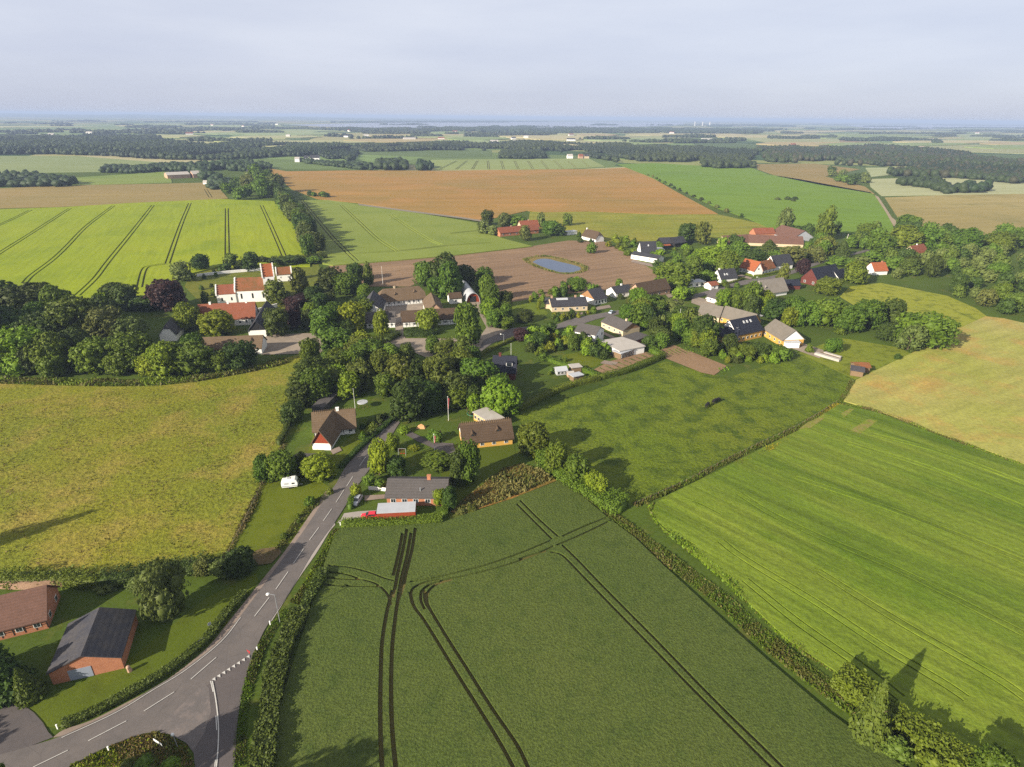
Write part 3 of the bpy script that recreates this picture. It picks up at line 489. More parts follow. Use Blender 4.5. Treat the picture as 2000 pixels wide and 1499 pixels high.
def ico():
    g = (1 + 5 ** 0.5) / 2; v = []
    for a in (-1, 1):
        for b in (-g, g): v += [(a, b, 0), (0, a, b), (b, 0, a)]
    v = np.array(v, float); v /= np.linalg.norm(v, axis=1, keepdims=True); f = []
    d = np.linalg.norm(v[:, None] - v[None], axis=2); e = d[d > 0.1].min() * 1.05
    for i in range(12):
        for j in range(i + 1, 12):
            for k in range(j + 1, 12):
                if d[i, j] < e and d[j, k] < e and d[i, k] < e:
                    f.append((i, j, k) if np.dot(np.cross(v[j] - v[i], v[k] - v[i]), v[i]) > 0 else (i, k, j))
    return v, np.array(f)
IV, IF = ico()
def ico2():
    v = [tuple(p) for p in IV]; f = []; mid = {}
    def m(a, b):
        k = (min(a, b), max(a, b))
        if k not in mid:
            p = (np.array(v[a]) + np.array(v[b])); p /= np.linalg.norm(p); mid[k] = len(v); v.append(tuple(p))
        return mid[k]
    for a, b, c in IF:
        x, y, z = m(a, b), m(b, c), m(c, a); f += [(a, x, z), (x, b, y), (z, y, c), (x, y, z)]
    return np.array(v), np.array(f)
IV2, IF2 = ico2()
def crown_mesh(name, shape, seed, nleaf=2600, leaf=0.05, raw=False):
    rng = np.random.default_rng(seed); lobes = []
    if shape in ('round', 'open', 'bush', 'willow'):
        n = dict(round=26, open=18, bush=14, willow=20)[shape]
        for i in range(n):
            d = rand_dirs(1, rng)[0]
            if shape == 'bush': d[2] = abs(d[2])
            r = rng.uniform(0.13, 0.22) * (1.15 if shape == 'bush' else 1)
            k = rng.uniform(0.75, 1.0)
            c = np.array([d[0] * (0.5 - r) * k, d[1] * (0.5 - r) * k, 0.55 + d[2] * (0.45 - r) * k]) if shape != 'bush' else np.array([d[0] * (0.5 - r) * k, d[1] * (0.5 - r) * k, 0.18 + d[2] * (0.82 - r) * k])
            if shape != 'bush' and c[2] < 0.4: c[:2] *= 0.9
            lobes.append((c, r))
        lobes.append((np.array([0, 0, 0.5 if shape != 'bush' else 0.3]), 0.30)); lobes.append((np.array([0, 0, 0.72 if shape != 'bush' else 0.5]), 0.22))
        for a in range(5):
            t = a * 1.256 + rng.uniform(0, 1); lobes.append((np.array([0.26 * math.cos(t), 0.26 * math.sin(t), 0.26 if shape != 'bush' else 0.2]), 0.19))
    elif shape == 'tall':
        for i in range(26):
            z = rng.uniform(0.1, 0.95); t = rng.uniform(0, 6.28); R0 = 0.46 * math.sqrt(max(0.03, 1 - ((z - 0.42) / 0.58) ** 2)); r = rng.uniform(0.10, 0.2) * (0.6 + R0); q = max(0, R0 - r) * rng.uniform(0.8, 1.05)
            lobes.append((np.array([q * math.cos(t), q * math.sin(t), z]), r))
        for z in (0.25, 0.4, 0.55, 0.7): lobes.append((np.array([0, 0, z]), 0.26))
    elif shape == 'spruce':
        V = []; Fq = []; n = nleaf; z = rng.uniform(0, 1, n) ** 1.5; R0 = 0.5 * (1 - z) ** 0.85 + 0.015; sw = 0.75 + 0.3 * np.abs(((z * 11) % 1) - 0.0); t = rng.uniform(0, 6.283, n); bl = 1 + 0.16 * np.sin(t * 5 + z * 40)
        q = R0 * sw * bl * rng.uniform(0.7, 1.05, n); pos = np.stack([q * np.cos(t), q * np.sin(t), 0.04 + z * 0.95], 1); nr = np.stack([np.cos(t), np.sin(t), np.full(n, 0.6)], 1)
        Vq, Fq = leaf_quads(pos, nr, rng.uniform(0.6, 1.3, n) * leaf * (1.1 - 0.5 * z), rng, 0.55)
        m = 12; cz = np.linspace(0.05, 0.93, 8); cv = [(0.36 * (1 - zz) ** 0.9 * math.cos(6.283 * i / m), 0.36 * (1 - zz) ** 0.9 * math.sin(6.283 * i / m), zz) for zz in cz for i in range(m)]
        cf = [(a * m + i, a * m + (i + 1) % m, (a + 1) * m + (i + 1) % m, (a + 1) * m + i) for a in range(7) for i in range(m)]
        return npmesh(name, np.concatenate([Vq, np.array(cv)]), [np.concatenate([Fq, np.array(cf) + len(Vq)])])
    if shape in ('round', 'open', 'tall', 'willow'):
        sq = 1 + 0.14 * rng.normal(size=3).clip(-1.3, 1.3); sh_ = 0.12 * rng.normal(size=2); cut = rng.choice(len(lobes), int(len(lobes) * 0.14), replace=False)
        lobes = [(np.array([c[0] * sq[0] + sh_[0] * (c[2] - 0.4), c[1] * sq[1] + sh_[1] * (c[2] - 0.4), min(c[2] * (1 + 0.1 * (sq[2] - 1)), 0.98)]), r * (0.75 if i in cut else 1)) for i, (c, r) in enumerate(lobes)]
    C = np.array([c for c, r in lobes]); Rr = np.array([r for c, r in lobes])
    # small leaf clumps sit on the lobes, leaves sit on the clumps: light and dark come from their real shape
    ncl = int(nleaf / 11); pr = Rr ** 2 / (Rr ** 2).sum(); li = rng.choice(len(lobes), ncl * 3, p=pr); d = rand_dirs(ncl * 3, rng)
    cp = C[li] + d * (Rr[li] * rng.choice([0.88, 1.0, 1.12, 1.3], ncl * 3, p=[0.3, 0.35, 0.25, 0.1]))[:, None]; inside = np.zeros(len(cp), bool)
    for k in range(len(lobes)): inside |= (np.linalg.norm(cp - C[k], axis=1) < Rr[k] * 0.84) & (li != k)
    ok = ~inside & (cp[:, 2] > 0.02); cp = cp[ok][:ncl]; d = d[ok][:ncl]; cr = rng.uniform(0.028, 0.062, len(cp)) * (leaf / 0.042) ** 0.6
    ci = rng.integers(0, len(cp), nleaf); dd = rand_dirs(nleaf, rng) + d[ci] * 0.8 + np.array([0, 0, 0.25]); dd /= np.linalg.norm(dd, axis=1, keepdims=True)
    pos = cp[ci] + dd * (cr[ci] * rng.uniform(0.6, 1.15, nleaf))[:, None]; pos[:, 2] = np.maximum(pos[:, 2], 0.005)
    sz = rng.uniform(0.5, 1.2, nleaf) * leaf * 0.8
    if shape == 'willow': V, Q = leaf_quads(pos, dd, sz, rng, 0.5, (1.3, 2.2), 0.35)
    else: V, Q = leaf_quads(pos, dd, sz, rng, 0.4)
    Vs = [V]; T = []; off = len(V)
    for c, r in lobes:
        if shape == 'open' and rng.uniform() < 0.35: continue
        j = 1 + 0.12 * rng.normal(size=(len(IV2), 1)); Vs.append(c + IV2 * r * 0.78 * j); T.append(IF2 + off); off += len(IV2)
    if raw: return np.concatenate(Vs), Q, np.concatenate(T)
    return npmesh(name, np.concatenate(Vs), [Q, np.concatenate(T)])
def trunk_mesh(name, seed, top=0.62, r=0.03):
    g = random.Random(seed); b = MB(); pts = [Vector((0, 0, -0.01)), Vector((g.uniform(-.01, .01), g.uniform(-.01, .01), top * 0.5)), Vector((g.uniform(-.02, .02), g.uniform(-.02, .02), top))]
    b.cyl(pts[0], pts[1], r * 1.25, r * 0.85, 7); b.cyl(pts[1], pts[2], r * 0.85, r * 0.4, 7)
    for i in range(4):
        a = i * 1.57 + g.uniform(0, 1); s = pts[0].lerp(pts[2], g.uniform(0.45, 0.85)); b.cyl(s, s + Vector((math.cos(a) * 0.24, math.sin(a) * 0.24, 0.2)), r * 0.5, r * 0.2, 5)
    me = bpy.data.meshes.new(name); me.from_pydata(b.v, [], b.f); me.update(); me.materials.append(BARK); return me
CM = {}
for sh, nv, nl, lf in (('round', 6, 5200, 0.042), ('open', 4, 4000, 0.042), ('tall', 4, 4200, 0.045), ('bush', 4, 1500, 0.075), ('spruce', 3, 3200, 0.05), ('willow', 2, 5000, 0.036)):
    CM[sh] = [crown_mesh('crown_' + sh, sh, 100 * nv + i + len(sh), nl, lf) for i in range(nv)]
    for me in CM[sh]: me.materials.append(LM['green'])
TM = [trunk_mesh('trunk', i) for i in range(3)]; TMs = trunk_mesh('trunk', 9, 0.9, 0.02)
KIND = {  # kind: (object name, shape, leaf material, words, noun)
    'green': ('broadleaf_tree', 'round', 'green', 'mid green', 'broadleaf tree'), 'dark': ('broadleaf_tree', 'round', 'dark', 'dark green', 'broadleaf tree'), 'bright': ('broadleaf_tree', 'round', 'bright', 'bright green', 'broadleaf tree'),
    'lime': ('broadleaf_tree', 'round', 'lime', 'yellow green', 'broadleaf tree'), 'olive': ('broadleaf_tree', 'open', 'olive', 'olive green', 'broadleaf tree'), 'copper': ('copper_beech_tree', 'round', 'copper', 'dark purple', 'copper beech'),
    'birch': ('birch_tree', 'open', 'olive', 'pale olive', 'birch'), 'poplar': ('poplar_tree', 'tall', 'green', 'slender green', 'poplar'), 'pdark': ('upright_tree', 'tall', 'dark', 'narrow dark green', 'upright tree'), 'tall': ('upright_tree', 'tall', 'green', 'oval green', 'upright tree'),
    'spruce': ('spruce_tree', 'spruce', 'spruce', 'conical green', 'spruce'), 'sprdark': ('spruce_tree', 'spruce', 'dark', 'conical dark', 'spruce'), 'sprbrown': ('conifer_tree', 'spruce', 'olive', 'conical olive', 'conifer'), 'willow': ('willow_tree', 'willow', 'grey', 'grey green weeping', 'willow'), 'greyt': ('broadleaf_tree', 'open', 'grey', 'grey green', 'broadleaf tree'),
    'b': ('shrub', 'bush', 'green', 'mid green', 'shrub'), 'bb': ('shrub', 'bush', 'bright', 'bright green', 'shrub'), 'bl': ('shrub', 'bush', 'lime', 'yellow green', 'shrub'), 'bd': ('shrub', 'bush', 'dark', 'dark green', 'shrub'), 'bo': ('shrub', 'bush', 'olive', 'olive green', 'shrub'),
    'bf': ('flowering_shrub', 'bush', 'flower', 'white flowering', 'shrub'), 'bc': ('shrub', 'bush', 'copper', 'dark purple', 'shrub'), 'bg': ('shrub', 'bush', 'grey', 'grey green', 'shrub'), 'bs': ('shrub', 'bush', 'straw', 'straw coloured', 'shrub'),
    'yew': ('yew_tree', 'tall', 'dark', 'columnar dark', 'yew'), 'thuja': ('thuja_tree', 'tall', 'lime', 'columnar yellow green', 'thuja')}
PLANTS = []
SPECS = []
def plant(kind, loc, w, h, px): SPECS.append((kind, tuple(loc), w, h, px))
def plant_now(kind, loc, w, h, px):
    name, sh, lm, words, noun = KIND[kind]; o = empty(name, loc, None, 'shrub' if noun == 'shrub' else 'tree', None, R.uniform(0, 6.28)); s = R.uniform(0.86, 1.14); o.scale = (w * s, w / s, h); o.rotation_euler = (R.uniform(-0.06, 0.06), R.uniform(-0.06, 0.06), o.rotation_euler.z)
    me = R.choice(CM[sh]); c = link('crown', me, None, o); c.material_slots[0].link = 'OBJECT'; c.material_slots[0].material = LM[lm]
    if noun != 'shrub':
        t = link('trunk', TMs if kind in ('poplar', 'birch', 'pdark') else R.choice(TM), None, o)
        if kind == 'birch': t.material_slots[0].link = 'OBJECT'; t.material_slots[0].material = BIRCH
    PLANTS.append((o, px, w, h, words, noun, loc)); return o
LO = {}
def plant_all():
    sz = lambda q: -q[2] * q[3] / (q[1][0] ** 2 + q[1][1] ** 2 + H * H); inview = lambda q: -0.03 * 2000 < q[4][0] < 2060 and q[4][1] < 1560
    br = sorted((q for q in SPECS if KIND[q[0]][0] == 'broadleaf_tree'), key=sz); one = set(map(id, br[:296]))
    V = []; Q = []; T = []; mq = []; mt = []; off = 0; mats = sorted({KIND[q[0]][2] for q in br[296:]}); rng = np.random.default_rng(3)
    for q in SPECS:
        if KIND[q[0]][0] != 'broadleaf_tree' or id(q) in one: plant_now(*q); continue
        sh = KIND[q[0]][1]; k = (sh, int(rng.integers(0, 3)))
        if k not in LO: LO[k] = crown_mesh('lo', sh, 900 + k[1], 1300, 0.07, True)
        v, fq, ft = LO[k]; a = rng.uniform(0, 6.28); c_, s_ = math.cos(a), math.sin(a); vv = v * np.array([q[2], q[2], q[3]]); vv = np.column_stack([vv[:, 0] * c_ - vv[:, 1] * s_ + q[1][0], vv[:, 0] * s_ + vv[:, 1] * c_ + q[1][1], vv[:, 2]])
        V.append(vv); Q.append(fq + off); T.append(ft + off); off += len(v); m = mats.index(KIND[q[0]][2]); mq += [m] * len(fq); mt += [m] * len(ft)
    if V: tag(link('woodland', npmesh('woodland', np.concatenate(V), [np.concatenate(Q), np.concatenate(T)], mq + mt), [LM[m] for m in mats]), 'small distant trees filling the tree row and woods behind the village', 'wood', None, 'stuff')
def tree(cx, top, bot, w, kind='green'):
    b = P(cx, bot); dist = math.hypot(b.x, b.y, H); depth = b.y * cP + H * sP; r = w / F * depth / 2
    Y = b.y + 0.75 * r; X = b.x * Y / b.y; D = hz(cx, top, Y); t_ = r * (H - D) / Y; h = (D * D - t_ * t_) / D if D > 0.3 else 0.8
    plant(kind, (X, Y, 0), 2 * r, max(0.9, 0.5 * r, h * 1.02), (cx, (top + bot) / 2))
def scatter(px, n, wr, hr, kinds, seed=1, mind=0.8):
    g = random.Random(seed); pts = [P(x, y) for x, y in px]; xs = [p.x for p in pts]; ys = [p.y for p in pts]; done = []; k = 0
    while len(done) < n and k < n * 60:
        k += 1; x, y = g.uniform(min(xs), max(xs)), g.uniform(min(ys), max(ys))
        if not inpoly(x, y, pts): continue
        w = g.uniform(*wr)
        if any(math.hypot(x - a, y - b) < (w + c) * 0.5 * mind for a, b, c in done): continue
        done.append((x, y, w)); plant(g.choice(kinds), (x, y, 0), w, w * g.uniform(*hr), proj(x, y, 1))
def inpoly(x, y, pts):
    c = False; j = len(pts) - 1
    for i in range(len(pts)):
        a, b = pts[i], pts[j]
        if (a[1] > y) != (b[1] > y) and x < (b[0] - a[0]) * (y - a[1]) / (b[1] - a[1]) + a[0]: c = not c
        j = i
    return c
def proj(x, y, z):
    v = camo.matrix_world.inverted() @ Vector((x, y, z)); q = (v.x / -v.z * F, v.y / -v.z * F); return (1000 + q[0], 749.5 - q[1])
def row(px, n, w, h, kinds, seed=3, jit=0.3):
    g = random.Random(seed); pth = wpath(px); seg = [np.hypot(*(pth[i + 1] - pth[i])) for i in range(len(pth) - 1)]; tot = sum(seg)
    for i in range(n):
        s = (i + 0.5) / n * tot; j = 0
        while j < len(seg) - 1 and s > seg[j]: s -= seg[j]; j += 1
        p = pth[j] + (pth[j + 1] - pth[j]) * (s / seg[j]); ww = w * g.uniform(0.75, 1.25); x, y = p[0] + g.uniform(-1, 1) * jit * w, p[1] + g.uniform(-1, 1) * jit * w
        plant(g.choice(kinds), (x, y, 0), ww, h * g.uniform(0.75, 1.2), proj(x, y, h / 2))
# left wood
for a in ((25,552,640,85,'dark'),(78,552,640,90,'dark'),(125,560,650,75,'green'),(168,578,690,110,'olive'),(40,600,690,90,'dark'),(210,582,660,75,'dark'),(60,640,738,105,'bright'),(15,645,738,85,'bright'),(112,652,738,80,'green'),(155,640,722,85,'dark'),(222,600,690,90,'greyt'),(262,615,685,65,'greyt'),(195,660,738,80,'green'),(-30,560,700,100,'dark'),(100,610,700,90,'dark'),
          (237,553,610,85,'dark'),(287,577,612,56,'dark'),(333,545,612,78,'copper'),(268,650,738,92,'green'),(330,668,742,75,'bright'),(383,668,738,76,'green'),(300,690,742,55,'bright'),(435,684,730,45,'green'),(474,667,728,72,'dark'),(368,593,652,58,'bright'),(428,605,662,74,'lime'),
          (361,510,553,46,'greyt'),(394,496,530,36,'dark'),(453,495,522,32,'olive'),(493,493,532,38,'dark'),(440,514,532,26,'dark'),(535,503,517,30,'bd'),(568,498,522,48,'dark'),(612,500,518,40,'green'),(470,507,528,22,'bd'),(515,500,515,22,'bd'),
          (545,546,600,58,'olive'),(590,520,580,42,'birch'),(582,575,604,52,'copper'),(576,592,645,42,'copper'),(542,600,662,48,'dark'),(645,522,578,62,'dark'),(682,532,582,60,'green'),(720,516,558,24,'poplar'),(712,555,590,26,'bright'),(640,572,602,40,'dark'),(610,560,600,30,'dark'),(402,571,594,16,'yew'),
          (640,600,665,62,'green'),(690,590,655,58,'lime'),(662,640,702,80,'green'),(720,662,720,80,'green'),(702,655,710,60,'olive'),(612,700,775,80,'dark'),(655,690,752,64,'green'),(705,702,772,62,'birch'),(590,745,800,56,'dark'),(610,660,715,40,'green'),(690,680,740,50,'green'),(740,655,700,34,'green'),
          (830,510,562,46,'green'),(870,496,572,60,'dark'),(882,512,588,50,'green'),(908,518,562,48,'dark'),(850,540,575,40,'green'),(945,522,572,34,'green'),(952,537,592,34,'green'),(960,555,605,34,'green'),(958,580,625,36,'bright'),(972,602,640,40,'green'),(988,615,642,38,'green'),(917,592,682,62,'green'),(838,602,652,50,'bright'),(748,605,662,30,'lime'),
          (845,655,692,34,'green'),(870,660,702,48,'olive'),(785,692,775,70,'birch'),(862,690,775,80,'olive'),(930,700,775,78,'green'),(975,740,822,80,'bright'),(900,680,750,60,'green'),(820,700,770,60,'dark'),(895,730,800,60,'dark'),(840,745,815,60,'dark'),
          (625,720,795,70,'green'),(650,715,778,70,'dark'),(575,782,832,48,'dark'),(800,745,832,76,'dark'),(627,885,946,64,'bright'),(555,880,952,64,'green'),(520,890,945,46,'green'),(592,882,932,34,'dark'),(742,858,936,42,'lime'),(776,890,936,44,'dark'),(768,846,886,30,'bright'),(697,945,976,22,'lime'),(722,925,952,24,'green'),(745,934,958,22,'green'),
          (857,880,926,60,'green'),(915,862,952,52,'green'),(895,880,955,40,'dark'),(1040,822,896,68,'green'),(1085,860,932,50,'green'),(1125,888,958,58,'green'),(1160,920,974,48,'bright'),(858,954,992,26,'bright'),(896,925,952,20,'olive'),(878,950,1000,30,'dark'),
          # village middle
          (952,409,441,28,'dark'),(945,432,459,30,'greyt'),(985,415,446,30,'greyt'),(1012,420,446,32,'green'),(1026,440,472,30,'greyt'),(1056,415,446,20,'greyt'),(1075,430,462,38,'green'),(1108,417,442,24,'olive'),(964,440,462,30,'greyt'),(1092,438,462,26,'dark'),(1155,474,497,22,'green'),(1128,543,572,34,'green'),(1158,553,577,26,'green'),(1208,545,564,17,'green'),
          (1025,605,632,38,'dark'),(1017,640,668,32,'copper'),(1315,512,568,72,'green'),(1342,560,585,30,'green'),(1340,436,476,42,'dark'),(1372,432,480,34,'olive'),(1388,482,532,58,'bright'),(1415,490,542,44,'green'),(1382,528,552,34,'green'),(1352,500,545,36,'green'),(1500,468,502,55,'sprdark'),(1440,472,502,36,'green'),(1472,488,516,42,'dark'),(1520,490,515,40,'green'),(1529,405,456,36,'greyt'),(1550,440,462,40,'dark'),(1608,410,472,40,'tall'),(1632,432,460,14,'dark'),(1524,515,560,26,'birch'),(1565,505,537,30,'copper'),(1545,480,522,56,'greyt'),
          (1465,552,610,48,'green'),(1422,562,602,38,'green'),(1246,592,642,52,'green'),(1225,596,630,34,'dark'),(1310,582,622,58,'greyt'),(1372,615,682,60,'dark'),(1340,600,664,46,'olive'),(1290,615,648,20,'greyt'),(1268,655,682,32,'dark'),(1290,650,682,32,'green'),(1350,640,680,34,'green'),(1540,600,642,40,'bright'),(1510,585,630,54,'dark'),(1545,578,620,50,'green'),(1478,668,702,46,'dark'),(1455,672,702,34,'green'),(1512,672,702,46,'green'),(1530,680,708,30,'green'),
          (1615,540,580,45,'green'),(1665,510,557,54,'green'),(1612,580,642,66,'green'),(1692,585,645,64,'green'),(1738,584,640,50,'dark'),(1655,600,655,56,'green'),(1795,608,688,92,'green'),(1770,630,690,52,'greyt'),(1728,632,668,42,'dark'),(1625,660,692,36,'green'),(1580,590,640,46,'green'),
          (1610,462,500,40,'olive'),(1590,480,515,40,'greyt'),(1690,437,472,46,'green'),(1772,420,452,46,'green'),(1762,440,492,66,'green'),(1718,458,506,62,'green'),(1802,445,492,56,'green'),(1838,455,492,48,'green'),(1880,448,497,56,'green'),(1945,453,492,56,'green'),(1992,450,486,42,'green'),(1642,470,502,36,'sprdark'),(1632,500,522,40,'green'),(1680,500,520,36,'greyt'),(1700,490,515,36,'green'),(1740,500,530,40,'green'),(1775,505,540,46,'olive'),
          # foreground
          (332,1096,1226,98,'willow'),(282,1116,1160,50,'greyt'),(216,1128,1162,46,'greyt'),(474,1068,1134,62,'dark'),(400,1088,1132,40,'greyt'),(438,1090,1134,44,'greyt'),(36,1262,1382,98,'spruce'),(4,1222,1335,62,'spruce'),(72,1296,1380,54,'spruce'),(-40,1250,1360,70,'spruce')): tree(*a)
# right hand wood
scatter([(1745,520),(1830,500),(2010,505),(2060,540),(2060,660),(1990,632),(1900,590),(1840,572),(1745,548)], 66, (6, 11.5), (0.8, 1.15), ['olive', 'dark', 'green', 'greyt', 'greyt', 'dark', 'olive'], 5, 0.65)
scatter([(1570,455),(1700,452),(1760,468),(1745,525),(1640,528),(1560,505)], 20, (6, 10), (0.9, 1.2), ['green', 'dark', 'green', 'olive'], 51, 0.65)
scatter([(1350,485),(1440,476),(1445,535),(1360,545)], 10, (6, 9), (0.9, 1.2), ['green', 'bright', 'dark'], 52, 0.65)
scatter([(1720,445),(1850,455),(2010,462),(2010,500),(1850,500),(1740,490)], 22, (8, 13), (0.8, 1.0), ['green', 'dark', 'green'], 53, 0.6)
scatter([(600,545),(700,530),(730,600),(690,660),(600,650)], 12, (6, 10), (0.9, 1.2), ['green', 'dark', 'bright'], 54, 0.65)
scatter([(780,705),(930,705),(980,740),(950,800),(830,800),(780,760)], 14, (6, 9), (1, 1.3), ['green', 'dark', 'olive', 'dark'], 55, 0.65)
scatter([(0,600),(250,600),(330,680),(480,715),(200,735),(0,733)], 26, (8, 12), (0.9, 1.15), ['green', 'dark', 'bright', 'green'], 56, 0.65)
scatter([(1230,600),(1340,590),(1360,640),(1280,670)], 8, (6, 9), (0.9, 1.1), ['green', 'greyt', 'dark'], 57, 0.65)
# field boundary tree row and hedgerows
row([(515,372),(540,384),(560,402),(575,424),(590,448),(604,474),(614,502)], 44, 13, 13.5, ['dark', 'green', 'dark', 'greyt'], 8, 0.25)
scatter([(440,374),(480,352),(520,346),(545,380),(525,392),(462,393)], 22, (13, 21), (0.8, 1.1), ['dark', 'green', 'greyt'], 4, 0.7)
row([(1262,342),(1330,374),(1400,407),(1462,430)], 15, 5, 3.5, ['bd', 'b', 'bg'], 9, 0.3)
scatter([(1510,388),(1545,387),(1560,394),(1520,394)], 5, (6, 9), (0.4, 0.5), ['bd', 'bg'], 10)
scatter([(1618,340),(1650,338),(1695,342),(1698,364),(1660,362),(1620,350)], 10, (12, 18), (0.6, 0.9), ['greyt', 'green', 'dark'], 12, 0.6)
row([(600,383),(640,386)], 6, 7, 6, ['dark', 'green'], 13)
# gardens
for pg, n_, wr_, sd_ in (([(1185,600),(1240,590),(1330,585),(1345,640),(1300,680),(1240,650)], 12, (6, 9), 61), ([(1060,560),(1130,555),(1180,565),(1140,580),(1080,585)], 7, (4, 6), 62), ([(1340,640),(1400,680),(1450,690),(1380,700),(1320,670)], 9, (5, 8), 63), ([(1100,655),(1165,690),(1180,708),(1120,690)], 7, (4, 5.5), 64), ([(630,690),(770,690),(790,760),(700,800),(600,800)], 12, (6, 9), 65), ([(930,600),(990,580),(1010,640),(950,650)], 6, (5, 7), 66), ([(1400,600),(1480,590),(1560,600),(1560,640),(1500,630)], 9, (6, 9), 67), ([(820,770),(900,770),(1000,760),(1000,800),(900,815)], 10, (5.5, 8), 68), ([(1030,650),(1060,640),(1100,650),(1060,690),(1030,690)], 8, (4, 6), 69), ([(1180,480),(1300,480),(1340,540),(1290,545),(1240,500)], 8, (4.5, 7), 70)):
    scatter(pg, n_, wr_, (0.95, 1.25), ['green', 'dark', 'green', 'bright'], sd_, 0.65)
scatter([(1035,580),(1060,570),(1120,580),(1145,568),(1180,570),(1250,560),(1330,560),(1345,580),(1290,600),(1240,600),(1200,580),(1150,585),(1080,592),(1060,592)], 26, (2.2, 4.5), (0.6, 1.1), ['b', 'bd', 'bl', 'bo', 'bb'], 21, 0.8)
scatter([(1062,612),(1090,618),(1150,612),(1160,605),(1165,612),(1090,632)], 14, (1.6, 3.2), (0.7, 1.3), ['bl', 'bo', 'b', 'bd'], 22)
scatter([(1030,665),(1060,652),(1110,645),(1125,660),(1100,690),(1060,705),(1035,690)], 20, (2.5, 5), (0.7, 1.1), ['b', 'bb', 'bo', 'bd', 'bl'], 23)
scatter([(1110,655),(1150,660),(1195,695),(1180,705),(1130,688),(1105,680)], 12, (3.5, 6), (0.8, 1.2), ['b', 'bb', 'bd', 'b'], 24, 0.7)
scatter([(1180,470),(1235,470),(1255,485),(1235,502),(1190,492)], 14, (3, 6), (0.6, 1), ['b', 'bb', 'bo', 'bl'], 25)
scatter([(1290,490),(1340,482),(1360,500),(1350,520),(1300,510)], 12, (3, 6.5), (0.6, 1), ['b', 'bd', 'bb'], 26)
scatter([(1220,610),(1260,600),(1330,600),(1350,640),(1300,660),(1250,640)], 12, (4, 7), (0.7, 1.1), ['b', 'bd', 'bo', 'bg'], 27, 0.7)
scatter([(1375,688),(1450,692),(1540,700),(1500,712),(1420,712),(1380,700)], 16, (2.5, 5), (0.7, 1), ['b', 'bl', 'bd', 'bb'], 28)
scatter([(370,540),(455,530),(455,555),(420,590),(375,590)], 12, (1.6, 3.2), (0.8, 1.3), ['b', 'bo', 'bd'], 29)
scatter([(1130,460),(1170,468),(1150,480),(1130,474)], 5, (3, 5), (0.6, 0.9), ['bd', 'b'], 30)
scatter([(1400,540),(1450,558),(1440,566),(1395,560)], 6, (2, 3.5), (0.7, 1), ['b', 'bd'], 31)
scatter([(1070,738),(1090,700),(1120,712),(1080,742)], 5, (1.4, 2.4), (0.7, 1), ['b', 'bo', 'bl'], 32)
scatter([(700,838),(760,812),(770,818),(720,850)], 5, (2, 3.4), (0.7, 1), ['b', 'bd', 'bo'], 33)
for a in ((850,838,866,34,'b'),(859,841,859,11,'bc'),(808,866,882,26,'bl'),(665,757,778,26,'bf'),(1655,622,640,16,'bf'),(1292,512,524,22,'bf'),(710,842,862,16,'b'),(725,838,856,16,'bd'),(790,830,850,24,'bb'),(606,968,990,24,'b'),(582,1002,1014,10,'b'),(584,1016,1024,9,'b'),(556,1040,1056,14,'b'),(1036,578,592,8,'thuja'),(1052,584,606,10,'thuja'),(1130,610,622,9,'bl'),(1216,600,620,12,'thuja'),
          (645,952,968,14,'bo'),(760,985,996,14,'bb'),(920,985,1003,26,'bo'),(900,992,1008,20,'bg'),(1815,1432,1476,36,'bf'),(1850,1440,1485,50,'bs'),(286,1484,1506,36,'b'),(338,1484,1508,34,'bb'),(250,1490,1512,30,'bd'),
          (1580,672,690,18,'b'),(1752,690,704,14,'bd'),(1640,640,655,22,'b'),(1240,655,668,18,'b')): tree(*a)
# trees standing just below the frame, whose shadows the photo shows
for x, y, w, h, k in ((-62, 44, 9, 15, 'green'), (-47, 36, 10, 16, 'green'), (-66, 33, 10, 14, 'dark'), (-136, 83, 8, 20, 'pdark'), (-94, 46, 8, 11, 'green'), (-178, 74, 8, 13, 'green'), (80, 44, 8, 9, 'green'), (54.2, 61.2, 5.6, 11.2, 'sprbrown'), (56.5, 58.4, 4, 3.4, 'bo'), (60, 56, 4.4, 3.6, 'b'), (67, 54, 6, 7, 'green'), (73, 49, 7, 8, 'green')): plant(k, (x, y, 0), w, h, proj(x, y, h / 2))

plant_all()
